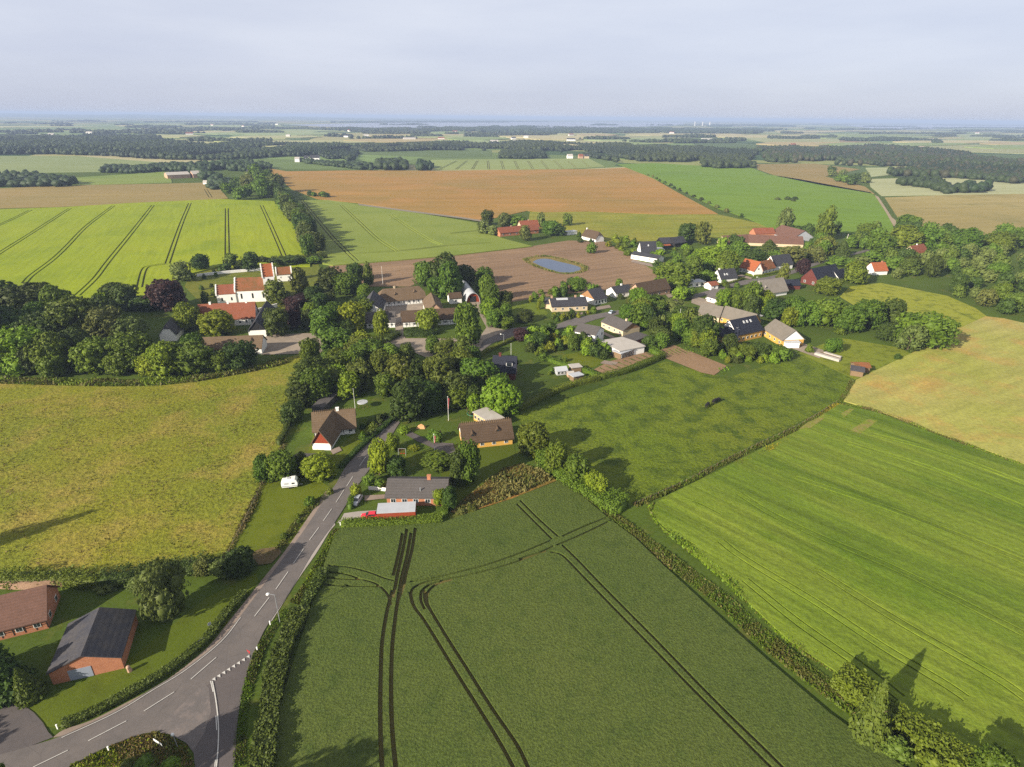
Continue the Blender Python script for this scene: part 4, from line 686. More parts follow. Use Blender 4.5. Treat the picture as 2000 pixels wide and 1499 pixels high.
# ---------------------------------------------------------------- hedges, weeds
def leafy_box(path, w, h, per_m, leaf, rng, top_round=0.15):
    """core + leaf clumps along a path"""
    V = []; Q = []; off = 0; a = offset(path, w / 2 * 0.74); b = offset(path, -w / 2 * 0.74); n = len(path)
    cv = [(p[0], p[1], 0) for p in a] + [(p[0], p[1], h * 0.74) for p in a] + [(p[0], p[1], h * 0.74) for p in b] + [(p[0], p[1], 0) for p in b]
    cf = []
    for k in range(3): cf += [(k * n + i, (k + 1) * n + i, (k + 1) * n + i + 1, k * n + i + 1) for i in range(n - 1)]
    cf += [(0, 3 * n, 2 * n, n), (n - 1, 2 * n - 1, 3 * n - 1, 4 * n - 1)]
    P0 = np.array(path); seg = np.hypot(*(P0[1:] - P0[:-1]).T); cum = np.concatenate([[0], np.cumsum(seg)]); m = int(cum[-1] * per_m)
    s = rng.uniform(0, cum[-1], m); j = np.clip(np.searchsorted(cum, s) - 1, 0, n - 2); t = ((s - cum[j]) / (seg[j] + 1e-9))[:, None]; c = P0[j] * (1 - t) + P0[j + 1] * t; d = (P0[j + 1] - P0[j]) / seg[j][:, None]; nr = np.stack([-d[:, 1], d[:, 0]], 1)
    f = rng.uniform(0, w + 2 * h, m); side = np.where(f < h, -1, np.where(f > h + w, 1, 0)); lat = np.where(side == 0, (f - h) - w / 2, side * w / 2); z = np.where(side == 0, h, np.where(side < 0, f, (f - h - w)))
    A_ = 0.16 if w > 1.8 and top_round else 0.05
    wob = 1 + A_ * (0.5 * np.sin(s * 1.3 + w) + np.sin(s * 0.47 + 2 * w) * 0.8 + 0.5 * np.sin(s * 2.9)) + (0.04 + A_ * 0.4) * rng.normal(size=m); pos = np.column_stack([c + nr * (lat * wob)[:, None], z * wob]); nn = np.column_stack([nr * side[:, None], (side == 0) * 1.0])
    LV, LQ = leaf_quads(pos, nn, rng.uniform(0.6, 1.3, m) * leaf, rng, 0.6)
    return np.concatenate([LV, np.array(cv)]), np.concatenate([LQ, np.array(cf) + len(LV)])
def hedge(px, w, h, label, mat='hedge', per_m=60, leaf=0.16, n=4, name='hedge', cat='hedge'):
    V, Q = leafy_box(wpath(px, 0, n), w, h, per_m, leaf, NR, 0 if 'clipped' in label else 1); return tag(link(name, npmesh(name, V, [Q]), LM[mat]), label, cat)
hedge([(1015,802),(1060,778),(1112,757),(1170,742)], 2.2, 1.8, 'tall clipped hedge between kitchen garden and pasture', per_m=130)
hedge([(1172,741),(1230,726),(1296,699)], 2.2, 2.0, 'thick clipped hedge in front of the striped vegetable beds', per_m=130)
hedge([(1292,697),(1262,682)], 2.4, 1.8, 'short end of the clipped hedge beside the sheds', per_m=130)
hedge([(1166,738),(1135,724),(1095,714),(1058,700)], 1.6, 1.6, 'clipped hedge running up beside the small sheds', per_m=110)
hedge([(668,1027),(730,1025),(800,1022),(864,1018)], 2.3, 1.3, 'broad clipped hedge between carport and wheat field', per_m=160)
hedge([(866,1012),(874,985),(868,975)], 1.6, 1.8, 'clipped hedge closing the bungalow garden at the wheat', per_m=120)
hedge([(684,996),(688,978)], 1.3, 1.8, 'pair of clipped hedge blocks at the driveway', per_m=120)
hedge([(666,915),(700,880),(740,845),(770,818)], 1.4, 1.1, 'low dark hedge along the cottage side of the road', 'dark', per_m=100)
hedge([(122,1420),(180,1396),(246,1362),(322,1318),(400,1256),(440,1205),(480,1160)], 1.5, 1.0, 'knee high bushy hedge along the pavement', 'big', per_m=150, leaf=0.17)
hedge([(508,1540),(518,1470),(528,1400),(539,1330),(556,1270),(578,1222),(589,1200)], 2.8, 1.6, 'tall large leaved thicket between side road and wheat', 'big', per_m=300, leaf=0.25)
hedge([(588,1204),(606,1170),(621,1145),(634,1118)], 1.9, 1.3, 'narrow end of the large leaved thicket along the road', 'big', per_m=170, leaf=0.22)

hedge([(0,1140),(60,1138),(130,1138),(200,1142)], 3.2, 2.2, 'ivy covered bank behind the old farmhouse', 'green', per_m=150, leaf=0.22)
hedge([(200,1144),(260,1135),(330,1120),(420,1112),(470,1105)], 3.0, 2.5, 'shrubby hedge under the grey willow', 'dark', per_m=140, leaf=0.22)
hedge([(1632,1332),(1690,1375),(1752,1422),(1822,1472),(1892,1522),(1970,1580)], 3.6, 2.8, 'tall bushy hedge with a conifer between wheat and barley', 'green', per_m=420, leaf=0.26)
hedge([(1052,880),(1095,925),(1140,955),(1185,985),(1215,1000)], 5.5, 2.6, 'overgrown hedge between wheat and pasture', 'green', per_m=240, leaf=0.25)
hedge([(752,668),(775,655)], 5, 2.2, 'dark clipped yew block left of the manor drive', 'dark', per_m=200, leaf=0.2)
hedge([(790,655),(835,655),(850,650)], 5, 2.2, 'dark clipped yew block right of the manor drive', 'dark', per_m=200, leaf=0.2)
hedge([(545,870),(560,840),(570,800)], 1.4, 1.6, 'hedge between cottage garden and hay meadow', 'dark', per_m=90)
hedge([(930,700),(960,684),(1000,666),(1045,652)], 1.5, 1.3, 'clipped hedge along the bend of the village road', 'hedge', per_m=90)
hedge([(640,506),(600,509),(540,512),(480,516)], 3, 3.0, 'dark hedge behind the churchyard wall', 'dark', per_m=90, leaf=0.3)
hedge([(1385,560),(1420,556),(1452,546)], 1.3, 1.2, 'clipped hedge in front of the slate roofed cottage', 'hedge', per_m=70)
hedge([(1450,535),(1480,540),(1520,532)], 1.2, 1.0, 'low hedge in front of the orange roofed house', 'hedge', per_m=70)
def tufts(px, w, n, mats, label, hh=(0.3, 0.9), seed=4, name='weeds', poly=None):
    rng = np.random.default_rng(seed)
    if poly is None:
        P0 = np.array(wpath(px)); seg = np.hypot(*(P0[1:] - P0[:-1]).T); cum = np.concatenate([[0], np.cumsum(seg)]); s = rng.uniform(0, cum[-1], n); j = np.clip(np.searchsorted(cum, s) - 1, 0, len(P0) - 2); t = ((s - cum[j]) / seg[j])[:, None]
        d = (P0[j + 1] - P0[j]) / seg[j][:, None]; xy = P0[j] * (1 - t) + P0[j + 1] * t + np.stack([-d[:, 1], d[:, 0]], 1) * (rng.normal(size=n) * w / 3.2).clip(-w / 2, w / 2)[:, None]
    else:
        pts = [P(x, y) for x, y in poly]; xs = [p.x for p in pts]; ys = [p.y for p in pts]; xy = []
        while len(xy) < n:
            x, y = rng.uniform(min(xs), max(xs)), rng.uniform(min(ys), max(ys))
            if inpoly(x, y, pts): xy.append((x, y))
        xy = np.array(xy)
    g = np.sin(xy[:, 0] * 0.35 + 1) * np.cos(xy[:, 1] * 0.3) * 0.3 + 0.8; h = rng.uniform(*hh, size=n) * g
    pos = np.column_stack([xy, h * 0.5]); V, Q = leaf_quads(pos, np.column_stack([rng.normal(size=(n, 2)), np.full(n, 0.4)]), h * 0.7, rng, 0.4, (1.0, 1.8), 0.5)
    mi = rng.integers(0, len(mats), n); pat = np.sin(xy[:, 0] * 0.21 + 2) + np.sin(xy[:, 1] * 0.27); mi = np.where(rng.uniform(size=n) < 0.55, np.clip(((pat + 2) / 4 * len(mats)).astype(int), 0, len(mats) - 1), mi)
    return tag(link(name, npmesh(name, V, [Q], mi), [LM[m] for m in mats]), label, 'weeds', None, 'stuff')
tufts([(1100,945),(1145,975),(1192,1010),(1240,1045),(1292,1085),(1400,1165),(1500,1255),(1620,1348),(1700,1405),(1800,1470),(1880,1530)], 3.8, 17000, ['green', 'weed', 'hedge', 'weed', 'olive', 'straw'], 'wild grass and weeds between the wheat and barley', (0.2, 0.6))
tufts([(1270,985),(1294,1030),(1400,1118),(1540,1250),(1640,1315),(1720,1372),(1800,1432),(1900,1500)], 1.6, 5000, ['green', 'bright', 'weed'], 'green fringe of the barley field', (0.4, 0.8), 24)
tufts([(1646,790),(1720,806),(1850,855),(2010,915)], 1.4, 3000, ['weed', 'bright', 'straw'], 'fringe between barley and ripening field', (0.3, 0.7), 25)
tufts([(1240,988),(1330,948),(1400,912),(1480,872),(1560,835),(1640,785),(1665,745)], 1.7, 6000, ['hedge', 'weed', 'olive', 'weed'], 'rough grass along the pasture fence', (0.3, 0.75), 5)
tufts([(1440,908),(1500,880),(1540,858)], 2.0, 1600, ['yellow', 'weed'], 'yellow flowers along the barley edge', (0.3, 0.7), 6, 'wildflowers')
tufts([(1600,815),(1640,790)], 2.0, 900, ['yellow', 'weed'], 'yellow flowers at the barley corner', (0.3, 0.7), 7, 'wildflowers')
tufts([(1024,508),(1044,502),(1075,502),(1110,510),(1138,519),(1143,527),(1128,533.5),(1098,535),(1062,526.5),(1036,516),(1024,508)], 3, 1800, ['weed', 'straw', 'olive'], 'reeds and rough grass round the pond', (0.4, 1.1), 33)
tufts([(545,1075),(590,1010),(640,965)], 2.0, 1500, ['weed', 'green'], 'weeds along the caravan lawn edge', (0.2, 0.5), 8)
tufts([(438,1095),(490,995),(522,925),(558,865)], 1.6, 2600, ['weed', 'straw', 'weed'], 'tall grass edge of the hay meadow', (0.25, 0.6), 9)
tufts([(660,1035),(632,1090),(600,1150),(575,1180)], 2.2, 3500, ['weed', 'bright', 'green'], 'grass verge between edge strip and wheat', (0.2, 0.6), 10)
tufts([(466,1499),(474,1400),(488,1330),(510,1268),(538,1220),(560,1190)], 1.6, 4000, ['bright', 'weed', 'green'], 'grass verge between side road and thicket', (0.15, 0.4), 31)
tufts(None, 0, 3200, ['straw', 'weed', 'straw'], 'rank grass of the allotment above the wheat', (0.4, 1.1), 11, 'weeds', [(880,1000),(925,960),(985,915),(1020,905),(1085,936),(1000,972),(905,1004)])
tufts(None, 0, 14000, ['weed', 'olive', 'weed', 'straw'], 'coarse hay stems all over the left meadow', (0.15, 0.4), 12, 'meadow_grass', [(0,790),(250,760),(450,760),(565,760),(550,830),(520,920),(490,990),(430,1085),(250,1095),(0,1110)])
tufts(None, 0, 2500, ['weed', 'straw', 'bright'], 'long grass of the traffic island', (0.2, 0.5), 13, 'weeds', [(381,1499),(364,1452),(308,1431),(252,1443),(174,1477),(134,1499)])
tufts([(0,744),(200,749),(350,745),(500,720),(560,705)], 5, 5000, ['green', 'weed', 'bright'], 'nettles along the foot of the left wood', (0.5, 1.3), 14)
def rows(px_a, px_b, px_c, n, mats, label, hh, seed):
    a, b, c = P(*px_a), P(*px_b), P(*px_c); rng = np.random.default_rng(seed); X = []
    for i in range(n):
        s = a + (c - a) * (i + 0.5) / n; e = b + (c - a) * (i + 0.5) / n
        if rng.uniform() < 0.12: continue
        k = int((e - s).length * 7); t = np.linspace(0, rng.uniform(0.75, 1), k); X += [(s.x + (e.x - s.x) * q + rng.normal() * 0.1, s.y + (e.y - s.y) * q + rng.normal() * 0.1) for q in t]
    xy = np.array(X); m = len(xy); h = rng.uniform(*hh, size=m); V, Q = leaf_quads(np.column_stack([xy, h * 0.5]), rng.normal(size=(m, 3)) + np.array([[0, 0, 1]]), h * 0.6, rng, 0.4)
    return tag(link('vegetable_rows', npmesh('vegetable_rows', V, [Q], rng.integers(0, len(mats), m)), [LM[x] for x in mats]), label, 'vegetables', None, 'stuff')
rows((1165,722), (1185,731), (1268,690), 9, ['bright', 'green', 'dark'], 'green rows in the vegetable bed inside the hedge', (0.3, 0.6), 1)
rows((1282,689), (1302,700), (1345,677), 9, ['green', 'bright'], 'green rows in the bed beside the clipped hedge', (0.3, 0.6), 2)
rows((1392,722), (1398,732), (1422,716), 4, ['green', 'bright'], 'green rows at the far end of the bare plot', (0.3, 0.6), 3)

# ---------------------------------------------------------------- far woods
FW = leaf_mat('far_wood_broadleaf', (62, 84, 48), (50, 70, 42), val=0.1, tr=0.1); FC = leaf_mat('far_wood_conifer', (48, 70, 50), (40, 60, 44), val=0.1, tr=0.1); FB = leaf_mat('far_wood_brown', (82, 80, 58), (58, 68, 44), val=0.1, tr=0.1)
def wood(px, label, mats=(FW, FC), size=9, hgt=(9, 15), conif=0.4, seed=1, maxn=9000, dens=1.0, raw=False):
    rng = np.random.default_rng(seed); pts = [P(x, y) for x, y in px]; A = np.array([(p.x, p.y) for p in pts]); x0, y0 = A.min(0); x1, y1 = A.max(0)
    area = 0.5 * abs(np.dot(A[:, 0], np.roll(A[:, 1], -1)) - np.dot(A[:, 1], np.roll(A[:, 0], -1))); n = int(min(maxn, area / (size * size) * dens)); size_e = max(size, math.sqrt(area / max(n, 1)) * 1.0)
    q = rng.uniform((x0, y0), (x1, y1), size=(n * 12, 2)); ins = np.zeros(len(q), bool); j = len(A) - 1
    for i in range(len(A)):
        a, b = A[i], A[j]; cond = ((a[1] > q[:, 1]) != (b[1] > q[:, 1])); xx = (b[0] - a[0]) * (q[:, 1] - a[1]) / (b[1] - a[1] + 1e-12) + a[0]; ins ^= cond & (q[:, 0] < xx); j = i
    gp = np.sin(q[:, 0] / 38 + seed * 1.7) + np.sin(q[:, 1] / 55 + q[:, 0] / 160 + seed) + 0.6 * np.sin(q[:, 0] / 17); ins &= gp > (-1.0 if area > 60000 else -9)
    q = q[ins][:n]; n = len(q); pat = np.sin(q[:, 0] / 60 + seed) + np.sin(q[:, 1] / 90 + seed * 2) + rng.normal(size=n) * 0.5; con = pat > (1 - 2 * conif) * 1.5
    w = size_e * rng.uniform(0.55, 0.85, n); h = rng.uniform(*hgt, size=n) * (0.85 + 0.15 * np.sin(q[:, 0] / 45))
    J = 1 + 0.16 * rng.normal(size=(n, len(IV), 1)); bl = IV[None] * J; bl = bl * np.stack([w, w, h * 0.55], 1)[:, None, :]; bl[:, :, 2] += (h * 0.5)[:, None]
    top = IV[:, 2] > 0.1; f = np.where(con, 0.25, 1.0)[:, None]; fac = np.where(top[None], f, 1.0); bl[:, :, 0] *= fac; bl[:, :, 1] *= fac
    bl[:, :, 0] += q[:, 0][:, None]; bl[:, :, 1] += q[:, 1][:, None]; V = bl.reshape(-1, 3); Fc = (IF[None] + (np.arange(n) * len(IV))[:, None, None]).reshape(-1, 3)
    mi = np.where(con, 1, 0); 
    if len(mats) > 2: mi = np.where(rng.uniform(size=n) < 0.3, 2, mi)
    if raw: return V, Fc, np.repeat(mi, len(IF))
    return tag(link('wood', npmesh('wood', V, [Fc], np.repeat(mi, len(IF))), list(mats)), label, 'wood', None, 'stuff')
def wood_many(lst, label, size, seed):
    V = []; Fc = []; Mi = []; off = 0
    for k, p in enumerate(lst):
        v, f, m = wood(p, label, size=size, hgt=(10, 17), conif=0.35, seed=seed + k * 7, maxn=1500, raw=True); V.append(v); Fc.append(f + off); Mi.append(m); off += len(v)
    return tag(link('wood', npmesh('wood', np.concatenate(V), [np.concatenate(Fc)], np.concatenate(Mi)), [FW, FC]), label, 'wood', None, 'stuff')
wood([(-80,304),(-80,276),(100,272),(240,270),(300,276),(380,284),(480,282),(600,284),(680,288),(700,300),(690,316),(640,312),(560,306),(480,312),(400,314),(300,312),(220,306),(100,302)], 'long dark wood across the left distance', size=9, conif=0.45, seed=2, maxn=14000)
wood([(-80,276),(0,268),(120,270),(200,266),(300,268),(330,276),(200,278),(60,280)], 'farther wood above the long dark wood', size=14, seed=3)
wood([(680,290),(780,284),(900,282),(1000,280),(1100,282),(1250,288),(1400,292),(1480,300),(1460,316),(1380,318),(1250,316),(1200,308),(1180,300),(1000,296),(860,294),(720,298)], 'long wood behind the tramlined pale field', size=9, conif=0.55, seed=4, maxn=14000)
wood([(1140,300),(1200,312),(1205,318),(1150,308)], 'end of the wood near the pale field corner', size=9, conif=0.2, seed=5)
wood([(975,310),(980,298),(1060,299),(1068,310),(1020,312)], 'small dark plantation in front of the pale field', size=8, conif=0.7, hgt=(8, 11), seed=6)
wood([(1480,290),(1600,292),(1700,288),(1800,294),(1880,304),(1960,318),(2060,322),(2060,345),(1960,350),(1900,345),(1840,348),(1780,325),(1680,326),(1600,320),(1500,318)], 'broad mixed wood across the right distance', (FW, FC, FB), size=9, conif=0.4, seed=7, maxn=14000)
wood([(1375,328),(1372,320),(1440,318),(1475,324),(1472,329),(1400,330)], 'copse around the farm at the fresh green field', size=9, conif=0.2, seed=8)
wood([(1720,343),(1800,338),(1900,342),(1980,346),(2050,350),(2050,362),(1980,360),(1880,350),(1780,348)], 'belt of trees across the pale silvery fields', (FW, FC, FB), size=9, conif=0.2, seed=9)
wood([(1750,362),(1790,356),(1830,358),(1850,370),(1885,378),(1850,380),(1810,370)], 'dark copse in the silvery field', size=9, conif=0.2, seed=10)
wood([(1870,370),(1900,368),(1925,374),(1900,382)], 'round copse at the edge of the silvery field', size=10, conif=0.2, seed=11)
wood([(198,338),(210,330),(280,330),(330,326),(400,326),(480,322),(530,330),(480,336),(420,332),(400,345),(440,356),(470,362),(430,366),(398,352),(380,338),(330,336),(260,340)], 'hedge wood behind the grey barns', size=8, conif=0.15, hgt=(8, 13), seed=12)
wood([(-60,366),(-60,350),(40,346),(100,350),(160,362),(110,366),(20,366)], 'dark copse at the left edge before the stubble strip', size=9, conif=0.2, hgt=(9, 14), seed=13)
wood([(580,314),(640,318),(720,322),(735,334),(700,332),(600,320)], 'bushes right of the white far farm', size=8, conif=0.1, hgt=(5, 9), seed=14)
wood([(735,332),(740,318),(790,322),(800,334),(760,334)], 'dark group of trees above the brown field', size=9, conif=0.2, seed=15)
wood([(815,334),(815,322),(842,326),(844,334)], 'little clump right of the dark tree group', size=8, conif=0.2, seed=16)
wood([(410,372),(400,360),(420,356),(440,364),(430,372)], 'bushes beside the far white hut', size=7, conif=0.1, hgt=(5, 8), seed=17)
g = random.Random(77); BANDS = []
for y, nn in ((241.5, 16), (244.5, 16), (247.5, 16), (250.5, 15), (254, 15), (258, 15), (263, 14), (268, 12), (273, 9), (278, 6)):
    V = []; Fc = []; Mi = []; off = 0; k = 0
    for q in range(nn):
        cx = g.uniform(-60, 2060); w_ = g.choice([12, 20, 30, 45, 60, 90]) * g.uniform(0.7, 1.3); t_ = g.uniform(0.15, 0.6) * (0.35 + (y - 240) * 0.075); yy = y + g.uniform(-1.5, 1.5)
        if y < 250 and 580 < cx < 1330 and g.random() < 0.75: continue
        pts = [(cx + w_ * math.cos(a_ * 0.785) * g.uniform(0.6, 1.2), yy - t_ * math.sin(a_ * 0.785) * g.uniform(0.5, 1.2) + (cx - 1000) * 0.004) for a_ in range(8)]
        BANDS.append((pts, y))
zones = {}
for pts, y in BANDS: zones.setdefault(y, []).append(pts)
words_ = ['wood strips on the horizon', 'wood strips just below the horizon', 'wood strips at the level of the fjord', 'wood strips below the fjord', 'copses of the far patchwork plain', 'copses on the plain, middle row', 'copses on the plain, nearer row', 'copses two fields behind the dark wood', 'copses one field behind the dark wood', 'copses right behind the dark wood']
for (y, lst), lb in zip(sorted(zones.items()), words_): wood_many(lst, lb, 30 if y < 248 else 20 if y < 260 else 14, seed=int(y))
wood([(640,238.8),(900,237.6),(1080,238.4),(900,239.6),(700,240.4)], 'far shore beyond the fjord', size=24, hgt=(12, 18), seed=91, maxn=3000)
wood([(900,251),(1040,249),(1060,254),(1250,252),(1500,254),(1480,262),(1250,260),(1060,262),(900,258)], 'headland wood beside the fjord', size=16, hgt=(12, 18), seed=92, maxn=6000)
wood([(560,252),(700,253),(900,253),(930,256),(820,259),(700,258)], 'wood along the near shore of the fjord', size=16, hgt=(12, 18), seed=93, maxn=4000)
# ---------------------------------------------------------------- buildings
LAND = []
def house(name, label, cat, px, short=None):
    p = P(*px); o = empty(name, (p.x, p.y, 0), label, cat)
    if short: LAND.append((short, px, p))
    return o
def block(root, A, B, W=8, hw=2.6, hr=None, z=0, axis='x', wall='white', roof='slate', gable=None, hip=(1, 1), ov=0.35, ry=None, chim=(), nf=0, ng=(0, 0), nb=0, win=(1.1, 1.1), wz=1.4, sky=(), dorm=(), door=(), flat=False, timber=False, step=None, sticks=False, eyes=(), garage=None, rname='roof', arch=False, base=0.0, skysz=(0.8, 1.2)):
    a = P(A[0], A[1], z); b = P(B[0], B[1], z); a.z = b.z = 0; v = b - a; Lx = v.length; u = v.normalized(); n = Vector((-u.y, u.x, 0)); mid = (a + b) / 2
    if ry is not None: hr = hz((A[0] + B[0]) / 2, ry, (mid + n * W / 2).y)
    if hr is None: hr = hw + W * 0.42
    loc = root.location
    Mx = Matrix.Translation(Vector((mid.x - loc.x, mid.y - loc.y, base))) @ Matrix(((u.x, n.x, 0, 0), (u.y, n.y, 0, 0), (0, 0, 1, 0), (0, 0, 0, 1)))   # x along the front, y into the depth
    Wm = M[wall]; Gm = M[gable] if gable else Wm
    if axis == 'x': T = Mx @ Matrix.Translation((0, W / 2, 0)); Ln, Wd = Lx, W
    else: T = Mx @ Matrix.Translation((0, W / 2, 0)) @ Matrix.Rotation(math.pi / 2, 4, 'Z'); Ln, Wd = W, Lx
    if flat:
        MB().box(-Ln/2, Ln/2, -Wd/2, Wd/2, 0, hw, 0, T).build('wall', Wm, root)
        MB().box(-Ln/2-ov, Ln/2+ov, -Wd/2-ov, Wd/2+ov, hw+0.003, hw + 0.22, 0, T).build(rname, M[roof], root)
    else:
        hh = hr - hw; e = []
        MB().box(-Ln/2, Ln/2, -Wd/2, Wd/2, 0, hw, 0, T).build('wall', Wm, root)
        for s, f in ((-1, hip[0]), (1, hip[1])):
            if f <= 0.02: continue
            gb = MB(); y = Wd / 2; yt = y * (1 - f); x0 = s * (Ln / 2 - 0.25); x1 = s * (Ln / 2 + (0.003 if gable else 0)); zt = hw + hh * f - 0.02
            vs = [(x0, -y, hw), (x0, y, hw), (x0, yt, zt), (x0, -yt, zt), (x1, -y, hw), (x1, y, hw), (x1, yt, zt), (x1, -yt, zt)]
            gb.add(vs, [(0, 1, 2, 3), (7, 6, 5, 4), (0, 4, 5, 1), (1, 5, 6, 2), (2, 6, 7, 3), (3, 7, 4, 0)], 0, T)
            gb.build('gable', Gm, root)
        sl = hh / (Wd / 2); th = 0.2 if 'thatch' not in roof else 0.38; vs = []; fs = []
        for top in (0, 1):
            dz = 0.02 + th * top
            for s, f in ((-1, hip[0]), (1, hip[1])):
                xe = s * (Ln / 2 + ov * (1 if f > 0 else 1)); xr = s * (Ln / 2 + ov - (1 - f) * Wd * 0.42); yt = (Wd / 2) * (1 - f) if f < 1 else 0.0
                ye = Wd / 2 + ov; ze = hw - ov * sl; zm = hw + hh * f
                vs += [(xe, -ye, ze + dz), (xe, -max(yt, 0.001), zm + dz), (xr, 0, hr + dz), (xe, max(yt, 0.001), zm + dz), (xe, ye, ze + dz)]
        # top: left 10..14, right 15..19 ; bottom: left 0..4, right 5..9
        for o_, flip in ((10, False), (0, True)):
            l = [o_ + i for i in range(5)]; r = [o_ + 5 + i for i in range(5)]
            q = [(l[0], r[0], r[1], r[2], l[2], l[1]), (l[4], l[3], l[2], r[2], r[3], r[4]), (l[1], l[2], l[3]), (r[3], r[2], r[1])]
            fs += [tuple(reversed(x)) if flip else x for x in q]
        for k in (10, 15):
            for i in range(4):
                if i in (1, 2) and abs(vs[k + 1][1]) > 0.01 and False: continue
                fs.append((k + i, k + i - 10, k + i - 9, k + i + 1) if k == 10 else (k + i + 1, k + i - 9, k + i - 10, k + i))
        fs += [(10, 0, 5, 15), (14, 19, 9, 4)]
        MB().add(vs, fs, 0, T).build(rname, M[roof], root)
        if sticks:
            sb = MB(); k = int(Ln / 0.55)
            for i in range(k):
                x = -Ln/2 + (i + 0.5) * Ln / k
                for s in (-1, 1): sb.box(x - 0.06, x + 0.06, -0.06, 0.06, -0.1, 1.0, 0, T @ Matrix.Translation((0, s * 0.25, hr + 0.15)) @ Matrix.Rotation(s * 0.75, 4, 'X') @ Matrix.Translation((x * 0, 0, -0.3)))
            sb.build('ridge_sticks', M['wood'], root)
        for t, cm, ch in chim:
            x = -Ln/2 + t * Ln; cb = MB().box(x - 0.42, x + 0.42, -0.32, 0.32, hr - 0.5, hr + ch, 0, T).build('chimney', M[cm], root)
            MB().box(x - 0.5, x + 0.5, -0.4, 0.4, hr + ch + 0.002, hr + ch + 0.14, 0, T).build('cap', M[cm], cb)
        def slope_pt(t, q, out=0.0): return Vector((-Ln/2 + t * Ln, -Wd/2 * (1 - q), hw + hh * q + th + 0.05 + out))
        ang = math.atan2(hh, Wd / 2)
        for t, q in sky:
            p = slope_pt(t, q); Ts = T @ Matrix.Translation(p) @ Matrix.Rotation(ang, 4, 'X'); s = MB().box(-skysz[0]/2, skysz[0]/2, -skysz[1]/2, skysz[1]/2, -0.08, 0.07, 0, Ts).build('skylight', M['frame'], root)
            MB().box(-skysz[0]/2+.1, skysz[0]/2-.1, -skysz[1]/2+.1, skysz[1]/2-.1, 0.072, 0.085, 0, Ts).build('pane', M['metal'], s)
        for t, q, wd_, ht_, dm in dorm:
            p = slope_pt(t, q); Td = T @ Matrix.Translation(p); d = MB().box(-wd_/2, wd_/2, -0.1, wd_, -0.4, ht_, 0, Td).build('dormer', M[dm], root); MB().box(-wd_/2-.15, wd_/2+.15, -0.3, wd_ + 0.5, ht_ + 0.003, ht_ + 0.15, 0, Td).build('dormer_roof', M[roof], d)
            MB().box(-wd_/2+.15, wd_/2-.15, -0.14, -0.103, 0.05, ht_ - 0.12, 0, Td).build('pane', M['glass'], d)
        for t, q in eyes:
            p = slope_pt(t, q, -0.1); Td = T @ Matrix.Translation(p); d = MB().add([(-1.0, -0.25, -0.25), (1.0, -0.25, -0.25), (0, -0.35, 0.95), (-1.5, 1.2, 0.6), (1.5, 1.2, 0.6), (0, 2.0, 1.4)], [(0, 1, 2), (1, 4, 5, 2), (0, 2, 5, 3), (0, 3, 4, 1), (3, 5, 4)], 0, Td).build('dormer', M[roof], root)
            MB().add([(-0.5, -0.3, -0.05), (0.5, -0.3, -0.05), (0, -0.37, 0.6), (-0.5, -0.24, -0.05), (0.5, -0.24, -0.05), (0, -0.28, 0.6)], [(0, 1, 2), (5, 4, 3), (0, 3, 4, 1), (1, 4, 5, 2), (2, 5, 3, 0)], 0, Td).build('pane', M['glass'], d)
        if step:
            for s, f in ((-1, step[0]), (1, step[1])):
                if not f: continue
                gs = MB(); k = 5
                for i in range(k):
                    yy = (Wd / 2 + 0.3) * (1 - i / k); y2 = (Wd / 2 + 0.3) * (1 - (i + 1) / k); zz = hw + hh * (i + 1) / k + 0.35
                    for q in (-1, 1): gs.box(s * (Ln/2 + .05) - 0.3 , s * (Ln/2 + .05) + 0.3, min(q * yy, q * y2), max(q * yy, q * y2), hw - 0.6, zz, 0, T)
                gs.build('stepped_gable', M['white'], root)
    if timber:
        tb = MB(); k = max(4, int(Lx / 1.5))
        for i in range(k + 1):
            x = -Lx/2 + i * Lx / k; tb.box(x - 0.09, x + 0.09, -0.03, 0.02, 0.3, hw - 0.02, 0, Mx)
        tb.box(-Lx/2, Lx/2, -0.034, 0.02, hw * 0.5, hw * 0.5 + 0.13, 0, Mx); tb.build('timber_frame', M['timber'], root)
    def wins(Tf, length, k, w, h, zc):
        for i in range(k):
            x = -length / 2 + (i + 0.5) * length / k + (0.12 * math.sin(i * 5 + length)); f = MB()
            if arch:
                f.box(x - w/2, x + w/2, -0.05, 0.0, zc - h/2, zc + h/2 - w/2, 0, Tf); f.cyl((x, -0.05, zc + h/2 - w/2), (x, 0, zc + h/2 - w/2), w/2, n=12, M=Tf); f.build('window', M['glass'], root); continue
            fo = f.box(x - w/2, x + w/2, -0.06, 0.03, zc - h/2, zc + h/2, 0, Tf).build('window', M['frame'], root)
            g = MB(); half = w / 2 - 0.1
            g.box(x - half, x - 0.03, -0.075, -0.062, zc - h/2 + .09, zc + h/2 - .09, 0, Tf); g.box(x + 0.03, x + half, -0.075, -0.062, zc - h/2 + .09, zc + h/2 - .09, 0, Tf); g.build('pane', M['glass'], fo)
    if nf: wins(Mx, Lx, nf, *win, wz)
    ml = Mx @ Matrix.Translation((-Lx/2, W/2, 0)) @ Matrix.Rotation(-math.pi/2, 4, 'Z'); mr = Mx @ Matrix.Translation((Lx/2, W/2, 0)) @ Matrix.Rotation(math.pi/2, 4, 'Z')
    if ng[0]: wins(ml, W, ng[0], *win, wz)
    if ng[1]: wins(mr, W, ng[1], *win, wz)
    for t, w, h, dm in door: MB().box(-Lx/2 + t*Lx - w/2, -Lx/2 + t*Lx + w/2, -0.05, 0.02, 0.02, h, 0, Mx).build('door', M[dm], root)
    return Mx, T
def hs(name, label, cat, short, A, B, **k):
    r = house(name, label, cat, ((A[0] + B[0]) / 2, (A[1] + B[1]) / 2), short); block(r, A, B, **k); return r

